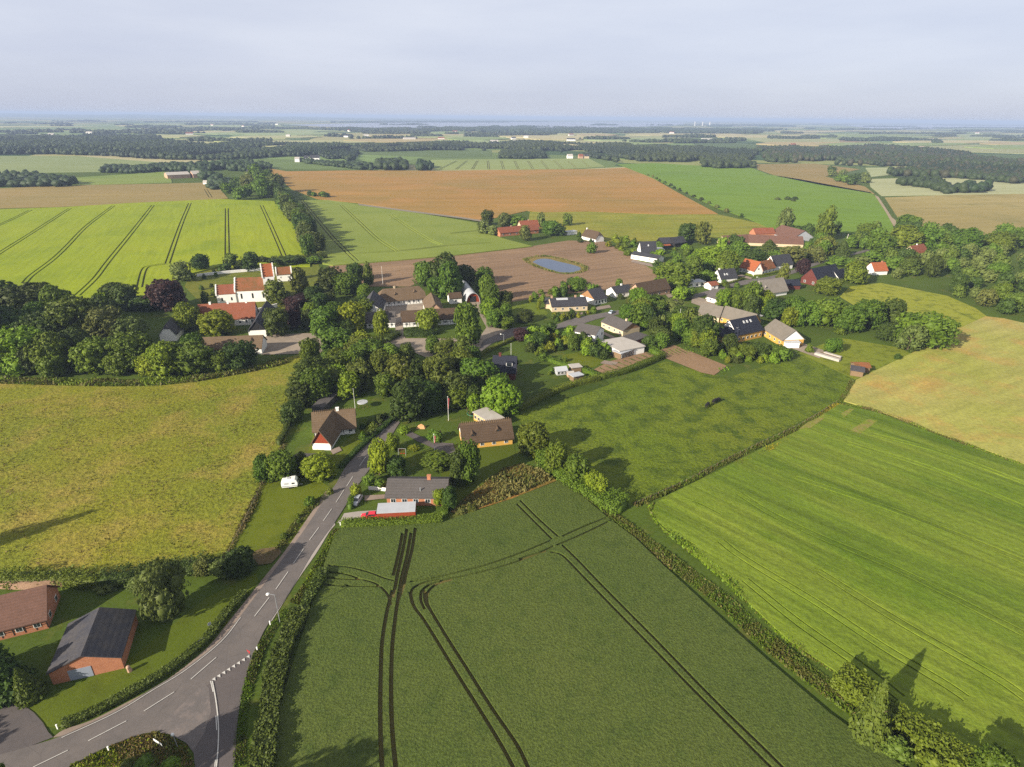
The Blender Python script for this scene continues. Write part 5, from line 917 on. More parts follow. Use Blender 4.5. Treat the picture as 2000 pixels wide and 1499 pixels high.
# --- church
ch = house('church', 'white medieval church with orange tiled roofs and stepped gable tower', 'church', (490, 590), 'the white church')
block(ch, (463,592), (527,589), 9, hw=5.9, hr=11.2, wall='white', roof='mosstile', ov=0.15, step=(True, False), nf=3, win=(0.8, 2.6), wz=3.3, arch=True)
block(ch, (426,595), (463,592.5), 7, hw=4.9, hr=8.6, wall='white', roof='redtile', ov=0.15, step=(True, False), nf=2, win=(0.7, 1.6), wz=2.4, arch=True)
block(ch, (520,588), (542,586), 6.5, hw=12.1, hr=17.6, wall='white', roof='orange', ov=0.1, step=(True, True), nf=1, win=(1.0, 1.8), wz=10.2, arch=True, rname='tower_roof')
ch2 = hs('church_annex', 'small white annex with stepped gables behind the church tower', 'outbuilding', None, (542,551), (571,549), W=6, hw=4.2, hr=7.3, roof='mosstile', step=(True, True), nf=2, win=(0.7, 0.9), wz=2.4)
wl = MB(); pth = wpath([(384,540),(450,533),(510,528)], 0, 2); L_ = offset(pth, 0.25); R_ = offset(pth, -0.25)
def wallstrip(px, w, h, name, label, mat, capm=None, n=3):
    pth = wpath(px, 0, n); a = offset(pth, w/2); b = offset(pth, -w/2); k = len(pth); vs = [(p[0], p[1], z) for z in (0, h) for p in a] + [(p[0], p[1], z) for z in (0, h) for p in b]; fs = []
    for i in range(k - 1): fs += [(i, i+1, k+i+1, k+i), (2*k+i+1, 2*k+i, 3*k+i, 3*k+i+1), (k+i, k+i+1, 3*k+i+1, 3*k+i)]
    fs += [(0, k, 3*k, 2*k), (k-1, 3*k-1, 4*k-1, 2*k-1)]
    return tag(MB().add(vs, fs).build(name, mat), label, 'wall')
wallstrip([(384,541),(450,534),(512,529)], 0.6, 1.6, 'churchyard_wall', 'low white wall closing the churchyard towards the crop', M['white'])
wallstrip([(500,612),(542,601)], 0.6, 2.0, 'churchyard_wall', 'short white wall between church and slate roofed wing', M['white'])
wallstrip([(-20,1147),(20,1150),(70,1150),(110,1146),(140,1143)], 0.5, 1.6, 'stone_wall', 'pinkish stone wall behind the old farmhouse', brick_mat('pale_stone', (196, 160, 130), (150, 116, 96)))
# --- parsonage and its barn
hs('parsonage', 'long white house with red tiled roof and three white chimneys below the church', 'house', 'the red roofed parsonage', (391,640), (500,634), W=9, hw=3.2, ry=593, roof='redtile', chim=((0.2, 'white', 0.8), (0.52, 'white', 0.8), (0.85, 'white', 0.8)), nf=9, win=(1.0, 1.3), wz=1.7)
bn = hs('farm_wing', 'long grey roofed barn wing with white gable end behind the tree hedge', 'barn', 'the grey barn wing', (364,686), (510,680), z=2.6, W=9, hw=2.6, ry=659, roof='thatch', gable='white', eyes=((0.86, 0.5),))
hs('farm_wing', 'dark slate wing running from the grey barn towards the church', 'barn', None, (487,660), (521,658), W=30, axis='y', hw=3, hr=7.0, roof='slate', wall='white', gable='blackwood')
hs('farm_wing', 'hipped slate outbuilding with a white gable among the left trees', 'barn', None, (314,668), (346,666), W=11, axis='y', hw=2.8, hr=7, roof='bluegrey', gable='white', hip=(0.6, 0.4))
# --- manor
mn = house('manor', 'white timbered manor with thatched roof and wings round a courtyard', 'manor', (790, 610), 'the thatched manor')
block(mn, (747,600), (831,592), 10, hw=2.7, hr=7.2, roof='thatch', hip=(0.45, 0.45), timber=True, chim=((0.34, 'cream', 1.1),), nf=9, win=(1.0, 1.2), wz=1.5, eyes=((0.33, 0.42), (0.78, 0.5)), ov=0.5)
block(mn, (702,622), (747,621), 17, axis='y', hw=3.2, hr=8.2, roof='bluegrey', gable='white')
block(mn, (834,624), (868,622), 20, axis='y', hw=3.0, hr=7.0, roof='thatch', gable='pink', hip=(1, 0.5))
hs('farm_wing', 'low half timbered wing left of the manor drive', 'barn', None, (716,642), (772,640), W=8, hw=2.6, hr=6, roof='darkgrey', timber=True, nf=4)
hs('farm_wing', 'low half timbered wing right of the manor drive', 'barn', None, (787,640), (893,633), W=8, hw=2.6, hr=6, roof='thatchdark', timber=True, nf=7)
hs('shed', 'small white shed with brown roof beside the round roofed barn', 'shed', None, (879,594), (902,592), W=5, hw=2.7, hr=4.6, roof='thatchdark', nf=1)
# round roofed barn
a, b = P(911,593), P(938,591); q = house('round_roofed_barn', 'silvery arched metal barn with open brown end', 'barn', (925, 592), 'the round roofed barn')
u = (b - a).normalized(); n = Vector((-u.y, u.x, 0)); c = (a + b) / 2; rr = (b - a).length / 2; Ln = 26; vs = []; fs = []; k = 16
MQ = Matrix.Translation(Vector((c.x - q.location.x, c.y - q.location.y, 0))) @ Matrix(((u.x, n.x, 0, 0), (u.y, n.y, 0, 0), (0, 0, 1, 0), (0, 0, 0, 1)))
for R0 in (rr, rr - 0.15):
    for y in (0, Ln):
        for i in range(k + 1):
            t = math.pi * i / k; vs.append((-R0 * math.cos(t), y, R0 * 1.45 * math.sin(t)))
g = k + 1
for i in range(k): fs += [(i, i + 1, g + i + 1, g + i), (2*g + i + 1, 2*g + i, 3*g + i, 3*g + i + 1), (i + 1, i, 2*g + i, 2*g + i + 1)]
MB().add(vs, fs, 0, MQ).build('roof', M['metal'], q)
MB().add([(-(rr-.2) * math.cos(math.pi*i/k), 0.8, (rr-.2) * 1.45 * math.sin(math.pi*i/k)) for i in range(g)], [tuple(range(k, -1, -1))], 0, MQ).build('end_wall', M['redwood'], q)
MB().box(-rr * .45, rr * .45, 0.72, 0.79, 0.02, 3.2, 0, MQ).build('door', M['blackwood'], q)
# --- houses behind the ploughed field
r = hs('farmhouse', 'brick farmhouse with long red roof hidden among trees by the green wheat', 'house', 'the red roofed farmhouse', (977,463), (1052,456), W=9, hw=2.8, hr=6.2, roof='redtile', wall='brick', chim=((0.35, 'pink', 0.8), (0.6, 'pink', 0.8)), nf=6); block(r, (1018,454), (1053,452), 9, hw=3.5, hr=8.2, roof='redtile', wall='cream', chim=((0.5, 'pink', 0.8),))
hs('cottage', 'white cottage with dark thatched roof at the ploughed field corner', 'house', 'the dark thatched cottage', (1136,467), (1163,474), W=8, hw=2.5, hr=7, roof='thatchdark', hip=(1, 0.5), chim=((0.06, 'white', 1.0),), nf=4)
hs('shed', 'pale flat roofed shed beside the dark thatched cottage', 'shed', None, (1108,460), (1127,458), W=5, hw=2.4, roof='metal', flat=True)
r = hs('villa', 'white villa with steep dark gable above a low white wing', 'house', 'the white villa', (1232,506), (1284,515), W=8, hw=3, hr=4.4, roof='slate', nf=5); block(r, (1252,502), (1282,501), 8, hw=3.0, hr=9.2, roof='slate', gable='white', sky=((0.5, 0.6),)); block(r, (1278,496), (1296,496), 7, hw=2.8, roof='metal', flat=True)
r = hs('bungalow', 'long dark roofed bungalow with two pale chimneys beside the garden shrubs', 'house', 'the dark roofed bungalow', (1078,610), (1147,607), W=10, hw=2.6, hr=5.4, roof='slate', wall='cream', chim=((0.05, 'pink', 0.9), (0.72, 'pink', 0.9)), nf=5, ng=(2, 0), sky=((0.33, 0.8),), skysz=(5.5, 1.2)); block(r, (1064,603), (1082,604), 7, hw=2.5, hr=4.4, roof='slate', wall='cream')
hs('brick_house', 'tan brick house with slate roof and driveway to the road', 'house', 'the tan brick house', (1161,597), (1185,592), W=11, hw=2.8, hr=6.6, roof='slate', wall='white', gable='tanbrick', nf=4, win=(1.2, 1.6))
hs('house', 'small white house with dark roof behind the garden trees', 'house', None, (1202,583), (1234,578), W=8, hw=2.6, hr=5, roof='slate', chim=((0.6, 'white', 0.8),), nf=3)
hs('house', 'pale pink house with brown thatched roof near the road bend', 'house', 'the pink thatched house', (1251,585), (1308,574), W=9, hw=2.7, hr=7, roof='thatchdark', wall='pink', nf=4)
hs('bungalow', 'yellowish bungalow with grey roof and brown brick end', 'house', 'the grey roofed bungalow', (1174,640), (1216,658), W=9.5, hw=2.7, hr=5.2, roof='darkgrey', wall='cream', gable='tanbrick', chim=((0.75, 'cream', 0.8),), nf=4)
hs('house', 'two storey white house with broad grey roof beside the road', 'house', 'the two storey white house', (1122,668), (1161,676), W=9, hw=4.6, hr=6.8, roof='darkgrey', nf=3, ng=(0, 2), win=(1.2, 1.1), wz=3.4)
r = hs('flat_roofed_house', 'white flat roofed house with glazed porch and additions', 'house', 'the flat roofed house', (1173,680), (1209,700), W=12, hw=2.9, roof='flat', flat=True, nf=4); block(r, (1216,672), (1239,680), 9, hw=3.05, roof='darkgrey', wall='redwood', flat=True); block(r, (1236,695), (1257,686), 7, hw=2.6, roof='darkgrey', wall='wood', flat=True, nf=2); block(r, (1212,703), (1235,695), 4, hw=2.4, roof='metal', wall='wood', flat=True, nf=4, win=(1.0, 1.5), wz=1.2)
hs('greenhouse', 'small glass greenhouse behind the clipped hedge', 'greenhouse', None, (1088,734), (1107,732), W=3, hw=1.7, hr=2.6, roof='metal', wall='metal', nf=3, win=(1.0, 1.1), wz=0.9)
hs('shed', 'pale roofed garden shed nearest the greenhouse', 'shed', None, (1117,729), (1135,727), W=3, hw=2.0, roof='flat', wall='wood', flat=True)
hs('shed', 'grey roofed garden shed against the clipped hedge', 'shed', None, (1120,747), (1138,743), W=2.6, hw=2.0, roof='metal', wall='wood', flat=True)
hs('hen_house', 'tiny pinkish hut between the two garden sheds', 'shed', None, (1110,738), (1120,737), W=1.8, hw=1.3, hr=1.9, roof='pink' if False else 'flat', wall='pink')
r = hs('brick_house', 'dark red brick house with steep navy roof and white dormer in tree shade', 'house', 'the dark red house', (962,741), (1006,743), W=8, hw=2.9, hr=7.4, roof='navy', wall='darkred', gable='darkred', chim=((0.28, 'darkred', 1.0),), dorm=((0.72, 0.35, 2.2, 1.3, 'white'),), ng=(0, 2))
# --- yellow farm
yf = house('yellow_farm', 'yellow farm of joined wings with grey roofs and one navy roof', 'farm', (1450, 655), 'the yellow farm')
block(yf, (1403,629), (1462,646), 9, hw=2.8, hr=6.6, roof='grey', wall='yellow', nf=5)
block(yf, (1362,624), (1403,631), 9, hw=2.7, hr=6.4, roof='grey', wall='cream')
block(yf, (1438,670), (1487,659), 10, hw=3.4, hr=8.2, roof='navy', wall='yellow', gable='white', nf=6, sky=((0.45, 0.7), (0.58, 0.7), (0.72, 0.7), (0.12, 0.35)))
block(yf, (1398,668), (1438,672), 8, hw=2.7, hr=5.6, roof='navy', wall='yellow', nf=3)
block(yf, (1489,655), (1526,678), 9.5, hw=2.9, hr=6.9, roof='grey', wall='yellow', gable='white', nf=4)
hs('carport', 'white flat roofed carport at the end of the yellow farm', 'carport', None, (1532,680), (1560,681), W=5, hw=2.4, roof='metal', wall='white', flat=True)
# --- village right
r = house('house', 'white house with bright orange tiled roof facing the road', 'house', (1475, 535), 'the orange roofed house'); block(r, (1444,531), (1473,538), 8, hw=2.9, hr=7.4, roof='orange', nf=5); block(r, (1471,540), (1488,539), 9, axis='y', hw=3.1, hr=7.8, roof='orange', nf=1, wz=4.2); block(r, (1486,538), (1513,532), 8, hw=2.9, hr=7.0, roof='mosstile', nf=4, chim=((0.9, 'brick', 0.8),))
hs('cottage', 'white cottage with dark slate roof below the road bend', 'house', 'the slate roofed cottage', (1407,553), (1439,550), W=8, hw=2.3, hr=6.6, roof='slate', chim=((0.1, 'white', 0.6),), sky=((0.3, 0.4), (0.45, 0.4)))
hs('brick_house', 'white house with red brick gable beside the brown yard', 'house', 'the brick gabled house', (1380,589), (1409,597), W=8, hw=2.6, hr=6, roof='darkgrey', gable='brick', nf=2)
hs('shed', 'white shed with faded red roof beside the road', 'shed', None, (1388,567), (1402,565), W=5, hw=2.4, hr=3.8, roof='redtile', nf=1)
hs('garage', 'low white garage with open front beside the road', 'garage', None, (1345,562), (1376,560), W=6, hw=2.6, roof='metal', flat=True, nf=3, win=(1.6, 1.5))
bf = house('farm', 'large farm with long faded red roofs below the green field', 'farm', (1510, 482), 'the faded red farm'); block(bf, (1416,482), (1470,479), 10, hw=2.4, hr=6.8, roof='oldtile', wall='cream'); block(bf, (1462,480), (1568,484), 12, hw=2.4, hr=6.8, roof='oldtile', wall='cream'); block(bf, (1474,470), (1512,469), 9, hw=5, hr=8.4, roof='redtile', wall='brick')
hs('barn', 'big barn with pale green gable and grey brown roof', 'barn', 'the green gabled barn', (1545,479), (1588,477), W=26, axis='y', hw=4.5, hr=10, roof='oldtile', gable='metal', wall='metal')
hs('house', 'white gabled house with dark roof beside the purple beech', 'house', 'the white gabled house', (1512,529), (1547,525), W=9, hw=3, hr=8.2, roof='slate', gable='white')
hs('cottage', 'white cottage with rounded pale thatch among tall trees', 'house', 'the pale thatched cottage', (1484,584), (1536,576), W=9, hw=2.6, hr=8, roof='thatchgrey', hip=(0.15, 1), eyes=((0.25, 0.35),), ov=0.6)
hs('shed', 'black wooden shed with orange canopy below the meadow', 'shed', 'the black wooden sheds', (1291,484), (1316,483), W=8, hw=3, hr=6.2, roof='slate', wall='blackwood'); hs('shed', 'black wooden shed nearest the dark round tree', 'shed', None, (1317,484), (1339,481), W=8, hw=3, hr=6.4, roof='slate', wall='blackwood'); hs('awning', 'orange canopy leaning on the black shed', 'awning', None, (1296,486), (1309,485), W=3, hw=2.0, hr=2.4, roof='orange', wall='blackwood')
hs('shed', 'low red shed with navy roof behind the birch', 'shed', None, (1528,566), (1562,566), W=7, hw=2.4, hr=4.6, roof='navy', wall='darkred')
r = hs('brick_house', 'red gabled house with white windows and large navy roof', 'house', 'the red gabled house', (1595,560), (1640,550), W=10, hw=3.2, hr=9, roof='navy', wall='darkred', gable='darkred', ng=(2, 0), nf=3, win=(1.2, 1.3)); block(r, (1636,553), (1657,546), 7, hw=2.8, hr=6, roof='navy', wall='white')
hs('house', 'cream house with warm red roof in front of the right wood', 'house', 'the small red roofed house', (1787,506), (1812,501), W=10, hw=3, hr=7.6, roof='redtile', wall='cream', gable='cream', ng=(2, 0), chim=((0.5, 'white', 0.7),))
hs('house', 'orange roofed house half hidden between bushy trees', 'house', None, (1706,538), (1732,537), W=8, hw=2.6, hr=6.6, roof='orange', chim=((0.8, 'brick', 0.8),))
hs('shed', 'tiny red roofed hut at the edge of the fresh green field', 'shed', None, (1717,464), (1728,463), W=6, hw=3.2, hr=5.2, roof='orange', wall='cream')
hs('house', 'dark roofed house with white gable in the tree belt', 'house', None, (1892,481), (1908,479), W=9, hw=3.2, hr=8.6, roof='navy', gable='white')
r = hs('hut', 'weathered wooden hut with grey and rusty roofs in the paddock', 'hut', 'the wooden hut', (1660,734), (1684,738), W=5, hw=2.2, hr=3.0, roof='bluegrey', wall='wood'); block(r, (1670,728), (1697,729), 4.5, hw=2.2, hr=3.1, roof='mosstile', wall='wood')
# --- foreground houses
ct = house('cottage', 'thatched cottage with red wooden gable beside the road', 'house', (650, 860), 'the thatched roadside cottage')
block(ct, (613,842), (693,834), 7.5, z=2.2, hw=2.2, hr=6.0, roof='thatch', timber=True, nf=4, win=(1.2, 0.9), wz=1.25, chim=((0.6, 'white', 1.0),), sticks=True, ov=0.5)
block(ct, (609,866), (645,867), 13, z=2.1, axis='y', hw=2.1, hr=6.1, roof='thatch', gable='redwood', ov=0.5, door=((0.15, 1.0, 1.9, 'frame'),))
MB().box(-0.5, 0.5, -0.09, -0.04, 3.2, 4.1, 0, Matrix.Translation(P(626.5, 866, 2.1) - ct.location - Vector((0, 0, 2.1)))).build('window', M['frame'], ct)
yh = house('cottage', 'yellow cottage with brown thatched roof and white gable above the wheat', 'house', (950, 870), 'the yellow thatched cottage')
block(yh, (905,865), (1001,855), 8.0, z=2.2, hw=2.2, hr=5.9, roof='thatchdark', wall='yellow', gable='white', nf=4, ng=(2, 0), win=(1.1, 1.1), wz=1.2, sticks=True, eyes=((0.2, 0.28), (0.72, 0.4)), ov=0.45)
block(yh, (958,826), (983,817), 8.5, z=2.6, hw=2.6, roof='flat', wall='yellow', flat=True, ng=(5, 0), win=(1.3, 1.2))
bg_ = house('bungalow', 'red brick bungalow with grey roof behind the carport', 'house', (812, 985), 'the red brick bungalow')
block(bg_, (755,971), (870,972), 8.5, z=2.4, hw=2.4, hr=4.6, roof='darkgrey', wall='brick', chim=((0.69, 'brick', 1.1),), nf=5, win=(1.3, 1.1), wz=1.4, ov=0.45)
bp = P(821, 957, 3.6) - bg_.location; MB().cyl((bp.x, bp.y, 3.0), (bp.x, bp.y, 4.2), 0.14).build('vent_pipe', M['steel'], bg_)
# carport with open end
cp = house('carport', 'long white roofed carport sheltering the red car', 'carport', (772, 1012), 'the white roofed carport'); a, b = P(735,1004,2.3), P(811,1000,2.3); u = (b - a); Lc = u.length; u.normalize(); n = Vector((-u.y, u.x, 0)); m = (a + b) / 2
MC = Matrix.Translation(Vector((m.x - cp.location.x, m.y - cp.location.y, 0))) @ Matrix(((u.x, n.x, 0, 0), (u.y, n.y, 0, 0), (0, 0, 1, 0), (0, 0, 0, 1))); Wc = 3.9
MB().box(-Lc/2, Lc/2, 0, Wc, 2.3, 2.45, 0, MC).build('roof', M['metal'], cp); MB().box(-Lc/2 + .1, Lc/2, 0.05, 0.18, 0.8, 2.29, 0, MC).build('wall', M['redwood'], cp); MB().box(-1, Lc/2, Wc - .2, Wc - .08, 0, 2.29, 0, MC).build('wall', M['redwood'], cp); MB().box(Lc/2 - .2, Lc/2 - .05, 0.19, Wc - .21, 0, 2.29, 0, MC).build('wall', M['redwood'], cp)
for x in (-Lc/2 + .2, -1.2):
    for y in (0.12, Wc - .15): MB().box(x - .06, x + .06, y - .06 + .14 * (y < 1), y + .06 + .14 * (y < 1), 0, 2.29, 0, MC).build('post', M['wood'], cp)
gh = house('garage', 'orange brick garage with worn blue slate roof beside the road', 'garage', (173, 1325), 'the orange brick garage')
MG, TG = block(gh, (104,1338), (243,1306), 10.6, axis='y', hw=2.6, hr=4.7, roof='bluegrey', wall='brick', ov=0.25)
x0, x1 = -1.3, 2.0; MB().box(x0 - 1.3, x0 + 2.0, -0.06, 0.0, 0.05, 2.2, 0, MG).build('garage_door', plain('blue_white_door', (170, 178, 196), 0.5, 0.2, 1), gh)
MB().cyl((6.1, -0.9, 0), (6.0, -0.9, 0.9), 0.4, 0.3).ball((6.0, -0.9, 0.95), 0.33).build('boulder', M['pink'], None); bld = bpy.data.objects['boulder']; bld.matrix_world = Matrix.Translation(gh.location) @ MG; bld.location.z = 0; tag(bld, 'rounded pink boulder at the garage corner', 'boulder')
oh = hs('farmhouse', 'old brick farmhouse with brown corrugated roof at the left edge', 'house', 'the old corrugated farmhouse', (-24,1236), (88,1209), z=2.3, W=8.5, hw=2.3, hr=6.2, roof='oldtile', wall='brick', gable='brick', nf=3, ng=(0, 2), timber=True)
# --- far farms
hs('barn', 'long pale roofed far barn beside the light green field', 'barn', 'the pale far barns', (328,350), (372,348), W=24, hw=5, hr=8, roof='flat', wall='pink'); hs('barn', 'short pink walled far barn nearest the dark trees', 'barn', None, (378,348), (399,347), W=18, hw=5, hr=9, roof='flat', wall='pink')
hs('hut', 'tiny white hut at the end of the stubble strip', 'hut', None, (397,361), (404,361), W=5, hw=3, hr=5, roof='flat')
hs('farm', 'white farmhouse at the left of the far white group', 'house', 'the far white farm', (576,317), (585,317), W=12, hw=6, hr=9, roof='flat'); hs('farm', 'white farmhouse in the middle of the far white group', 'house', None, (594,316), (602,316), W=12, hw=6, hr=11, roof='slate'); hs('farm', 'white farmhouse at the right of the far white group', 'house', None, (606,316), (624,316), W=12, hw=7, hr=12, roof='slate')
for i, (x, y, w_, lb) in enumerate(((1114,310,10,'tiny white cottage at the end of the tramlined far field'),(1135,310,8,'far pink cottage beside the small clearing'),(1146,310,9,'far cream cottage at the wood edge'),(265,283,10,'far red roofed house above the long dark wood'),(1385,275,26,'row of far white farm buildings'),(1780,276,20,'white far building above the sandy excavation'),(1432,326,8,'white gable inside the copse by the green field'),(1455,325,10,'dark roofed house inside the copse by the green field'),(800,274,24,'far white hamlet in the woods'),(486,344,8,'white gabled house among the dark boundary trees'),(505,364,9,'dark cottage roof among the boundary trees'),(1550,286,10,'pinkish far house beyond the right wood'))):
    hs('far_house', lb, 'house', None, (x - w_/2, y), (x + w_/2, y), W=12, hw=5, hr=9, roof=['flat', 'redtile', 'slate', 'redtile', 'flat', 'flat', 'slate', 'slate', 'flat', 'slate', 'slate', 'redtile'][i], wall=['white', 'pink', 'cream', 'brick', 'white', 'white', 'white', 'white', 'white', 'white', 'white', 'pink'][i])
for i, x in enumerate((1357, 1372, 1386)): p = P(x, 246); t = MB().cyl((0, 0, 0), (0, 0, 48), 9, 8, 10).build('silo_tower', plain('pale_concrete', (226, 224, 222), 0.8, 0.1, 0.05)); t.location = (p.x, p.y, 0); tag(t, ('first', 'second', 'third')[i] + ' from the fjord of three pale towers on the horizon', 'tower', 'pale towers on the horizon')

g_ = random.Random(12)
for i in range(26):
    y = 244 + 36 * g_.random(); x = g_.uniform(10, 1990); p = P(x, y); w_ = g_.uniform(14, 34)
    if y < 252 and 560 < x < 1340: continue
    t = MB().box(-w_/2, w_/2, -6, 6, 0, 6).add([(-w_/2-.5, -6.5, 5.8), (w_/2+.5, -6.5, 5.8), (w_/2+.5, 6.5, 5.8), (-w_/2-.5, 6.5, 5.8), (-w_/2, 0, 10.5), (w_/2, 0, 10.5)], [(0, 1, 5, 4), (2, 3, 4, 5), (0, 4, 3), (1, 2, 5)], 1).build('far_farmhouse', [M['white'], M[g_.choice(['slate', 'redtile', 'flat', 'flat'])]]); t.location = (p.x, p.y, 0); t.rotation_euler.z = g_.uniform(-.5, .5)
    tag(t, 'tiny white farmhouse far off on the hazy plain', 'farmhouse', 'tiny farmhouses of the far plain')
# ---------------------------------------------------------------- vehicles and street furniture
def carpaint(n, c, k=0.7):
    m = plain(n, c, 0.28, 0.05, 1, 0.6, k=k); m.node_tree.nodes['Principled BSDF'].inputs['Coat Weight'].default_value = 0.5; return m
GLASSC = glass_mat()
def prism(mb, prof, y0, y1, M_=None, inset=0.0, zi=1e9):
    n = len(prof); vs = [(x, y0 + (inset if z > zi else 0), z) for x, z in prof] + [(x, y1 - (inset if z > zi else 0), z) for x, z in prof]
    return mb.add(vs, [tuple(range(n - 1, -1, -1)), tuple(range(n, 2 * n))] + [(i, (i + 1) % n, n + (i + 1) % n, n + i) for i in range(n)], 0, M_)
def car(px, px2, paint, label, name='parked_car', cat='car'):
    a, b = P(*px), P(*px2); rz = math.atan2(b.y - a.y, b.x - a.x); r = empty(name, a, label, cat, None, rz); w = 0.84
    body = prism(MB(), [(-2.05, 0.32), (-2.08, 0.62), (-1.98, 0.86), (-1.0, 0.93), (0.95, 0.90), (1.75, 0.80), (2.05, 0.62), (2.08, 0.34), (1.9, 0.22), (-1.9, 0.22)], -w, w, None, 0.06, 0.7); bo = body.build('body', paint, r)
    bv = bo.modifiers.new('bevel', 'BEVEL'); bv.width = 0.06; bv.segments = 2
    cab = prism(MB(), [(-1.75, 0.9), (-1.25, 1.36), (0.15, 1.40), (1.0, 0.88)], -0.74, 0.74, None, 0.13, 1.0); co = cab.build('cabin', paint, r)
    MB().add([(0.24, -.56, 1.345), (0.24, .56, 1.345), (0.93, .66, 0.955), (0.93, -.66, 0.955), (0.2, -.56, 1.30), (0.2, .56, 1.30), (0.9, .66, 0.92), (0.9, -.66, 0.92)], [(0, 1, 2, 3)[::-1], (4, 5, 6, 7), (0, 4, 7, 3), (1, 2, 6, 5), (0, 1, 5, 4), (3, 7, 6, 2)], 0, Matrix.Translation((0.02, 0, 0.02))).build('windscreen', GLASSC, r)
    MB().add([(-1.32, -.55, 1.31), (-1.32, .55, 1.31), (-1.72, .66, 0.97), (-1.72, -.66, 0.97)], [(0, 1, 2, 3)], 0, Matrix.Translation((-0.03, 0, 0.01))).build('rear_window', GLASSC, r)
    for s in (-1, 1):
        MB().add([(-1.45, s * .735, 0.97), (-1.15, s * .635, 1.30), (0.1, s * .63, 1.33), (0.7, s * .73, 0.97)], [(0, 1, 2, 3) if s > 0 else (3, 2, 1, 0)], 0, Matrix.Translation((0, s * 0.012, 0))).build('side_window', GLASSC, r)
        MB().ball((2.0, s * .58, 0.62), 0.13, 8, 5, (0.6, 1.3, 0.8)).build('headlight', M['frame'], r)
        for x in (-1.3, 1.3):
            wh = MB().cyl((x, s * 0.66, 0.31), (x, s * 0.87, 0.31), 0.31, n=14).build('wheel', M['black'], r); MB().cyl((x, s * 0.871, 0.31), (x, s * 0.885, 0.31), 0.18, n=10).build('rim', M['steel'], wh)
    return r
car((723,1011.5), (712,1012.3), carpaint('red_paint', (226, 24, 52), 0.8), 'bright red car half inside the white roofed carport')
car((697,981), (693,987), carpaint('silver_paint', (190, 196, 206)), 'silver car parked behind the clipped hedge blocks')
car((1195,612), (1201,609), carpaint('pale_blue_paint', (176, 190, 206)), 'pale blue car parked beside the tan brick house drive')
car((1386,586), (1380,584.5), carpaint('white_paint', (240, 240, 240)), 'white car parked at the brick gabled house')
car((1483,617), (1490,619), carpaint('grey_paint', (150, 150, 156)), 'grey car parked behind the yellow farm')
# caravan
a, b = P(552,957), P(581,954); rz = math.atan2(b.y - a.y, b.x - a.x); cv = empty('caravan', (a + b) / 2 + Vector((-math.sin(rz), math.cos(rz), 0)) * 1.05, 'white touring caravan with blue stripe parked on the lawn', 'caravan', None, rz); LAND.append(('the white caravan', (566, 945), cv.location))
co = prism(MB(), [(-1.85, 0.45), (-1.95, 1.0), (-1.9, 1.9), (-1.55, 2.45), (1.35, 2.5), (1.75, 2.3), (2.0, 1.5), (1.95, 0.8), (1.8, 0.45)], -1.05, 1.05).build('body', M['frame'], cv); bv = co.modifiers.new('bevel', 'BEVEL'); bv.width = 0.12; bv.segments = 3
MB().box(-1.9, 1.93, -1.075, -1.053, 0.78, 0.9).build('stripe', plain('blue_stripe', (60, 80, 130), 0.5, 0.1), cv); MB().box(0.55, 1.25, -1.08, -1.055, 1.35, 1.75).build('window', GLASSC, cv); MB().box(-1.2, -0.2, -1.08, -1.055, 1.35, 1.8).build('window', M['metal'], cv); MB().box(1.99, 2.03, -0.7, 0.7, 1.5, 2.0, 0, Matrix.Rotation(-0.0, 4, 'Y')).build('window', GLASSC, cv); MB().box(-0.5, 0.2, -0.3, 0.3, 2.51, 2.6).build('roof_hatch', M['metal'], cv)
for s in (-1, 1): MB().cyl((0, s * 0.85, 0.32), (0, s * 1.03, 0.32), 0.32, n=14).build('wheel', M['black'], cv)
MB().cyl((1.8, 0.3, 0.45), (3.0, 0, 0.5), 0.05).cyl((1.8, -0.3, 0.45), (3.0, 0, 0.5), 0.05).cyl((2.8, 0, 0), (2.8, 0, 0.5), 0.05).build('drawbar', M['steel'], cv)
def lamp(px, h, lean, label):
    p = P(*px); r = empty('street_lamp', p, label, 'street lamp', 'street lamps along the road'); MB().cyl((0, 0, 0), (0, 0, h), 0.09, 0.06).cyl((0, 0, h), (lean * 1.0, 0, h + 0.25), 0.05).build('pole', M['steel'], r); MB().ball((lean * 1.2, 0, h + 0.2), 0.34, 10, 6, (1, 1, 0.6)).build('lamp_head', M['frame'], r)
lamp((547,1216), 6.5, -1, 'tall grey street lamp with round white head beside the leafy thicket'); lamp((984,673), 4.2, -1, 'slim street lamp at the road bend by the purple bush'); lamp((1480,300+258), 4.5, -1, 'street lamp near the orange roofed house')
WP = M['frame']
def flagpole(px, h, label, pennant=None, r0=0.07):
    p = P(*px); r = empty('flagpole', p, label, 'flagpole'); MB().cyl((0, 0, 0), (0, 0, h), r0, r0 * 0.5).build('pole', WP, r); MB().ball((0, 0, h + .1), 0.12, 8, 5).build('finial', WP, r)
    if pennant:
        vs = []; fs = []; k = 10
        for i in range(k + 1):
            t = i / k; z = h - 0.3 - t * pennant; wd = 0.34 * (1 - t) + 0.05; b_ = 0.1 * math.sin(t * 8)
            vs += [(0.06 + b_ * .3, 0.0, z), (0.06 + wd + b_ * .3, 0.12 * math.sin(t * 6), z - 0.25)]
        for i in range(k): fs.append((2*i, 2*i+1, 2*i+3, 2*i+2))
        pe = MB().add(vs, fs).build('pennant', [plain('pennant_red', (206, 96, 100), 0.8, 0.1), M['frame']], r); so = pe.modifiers.new('thick', 'SOLIDIFY'); so.thickness = 0.02
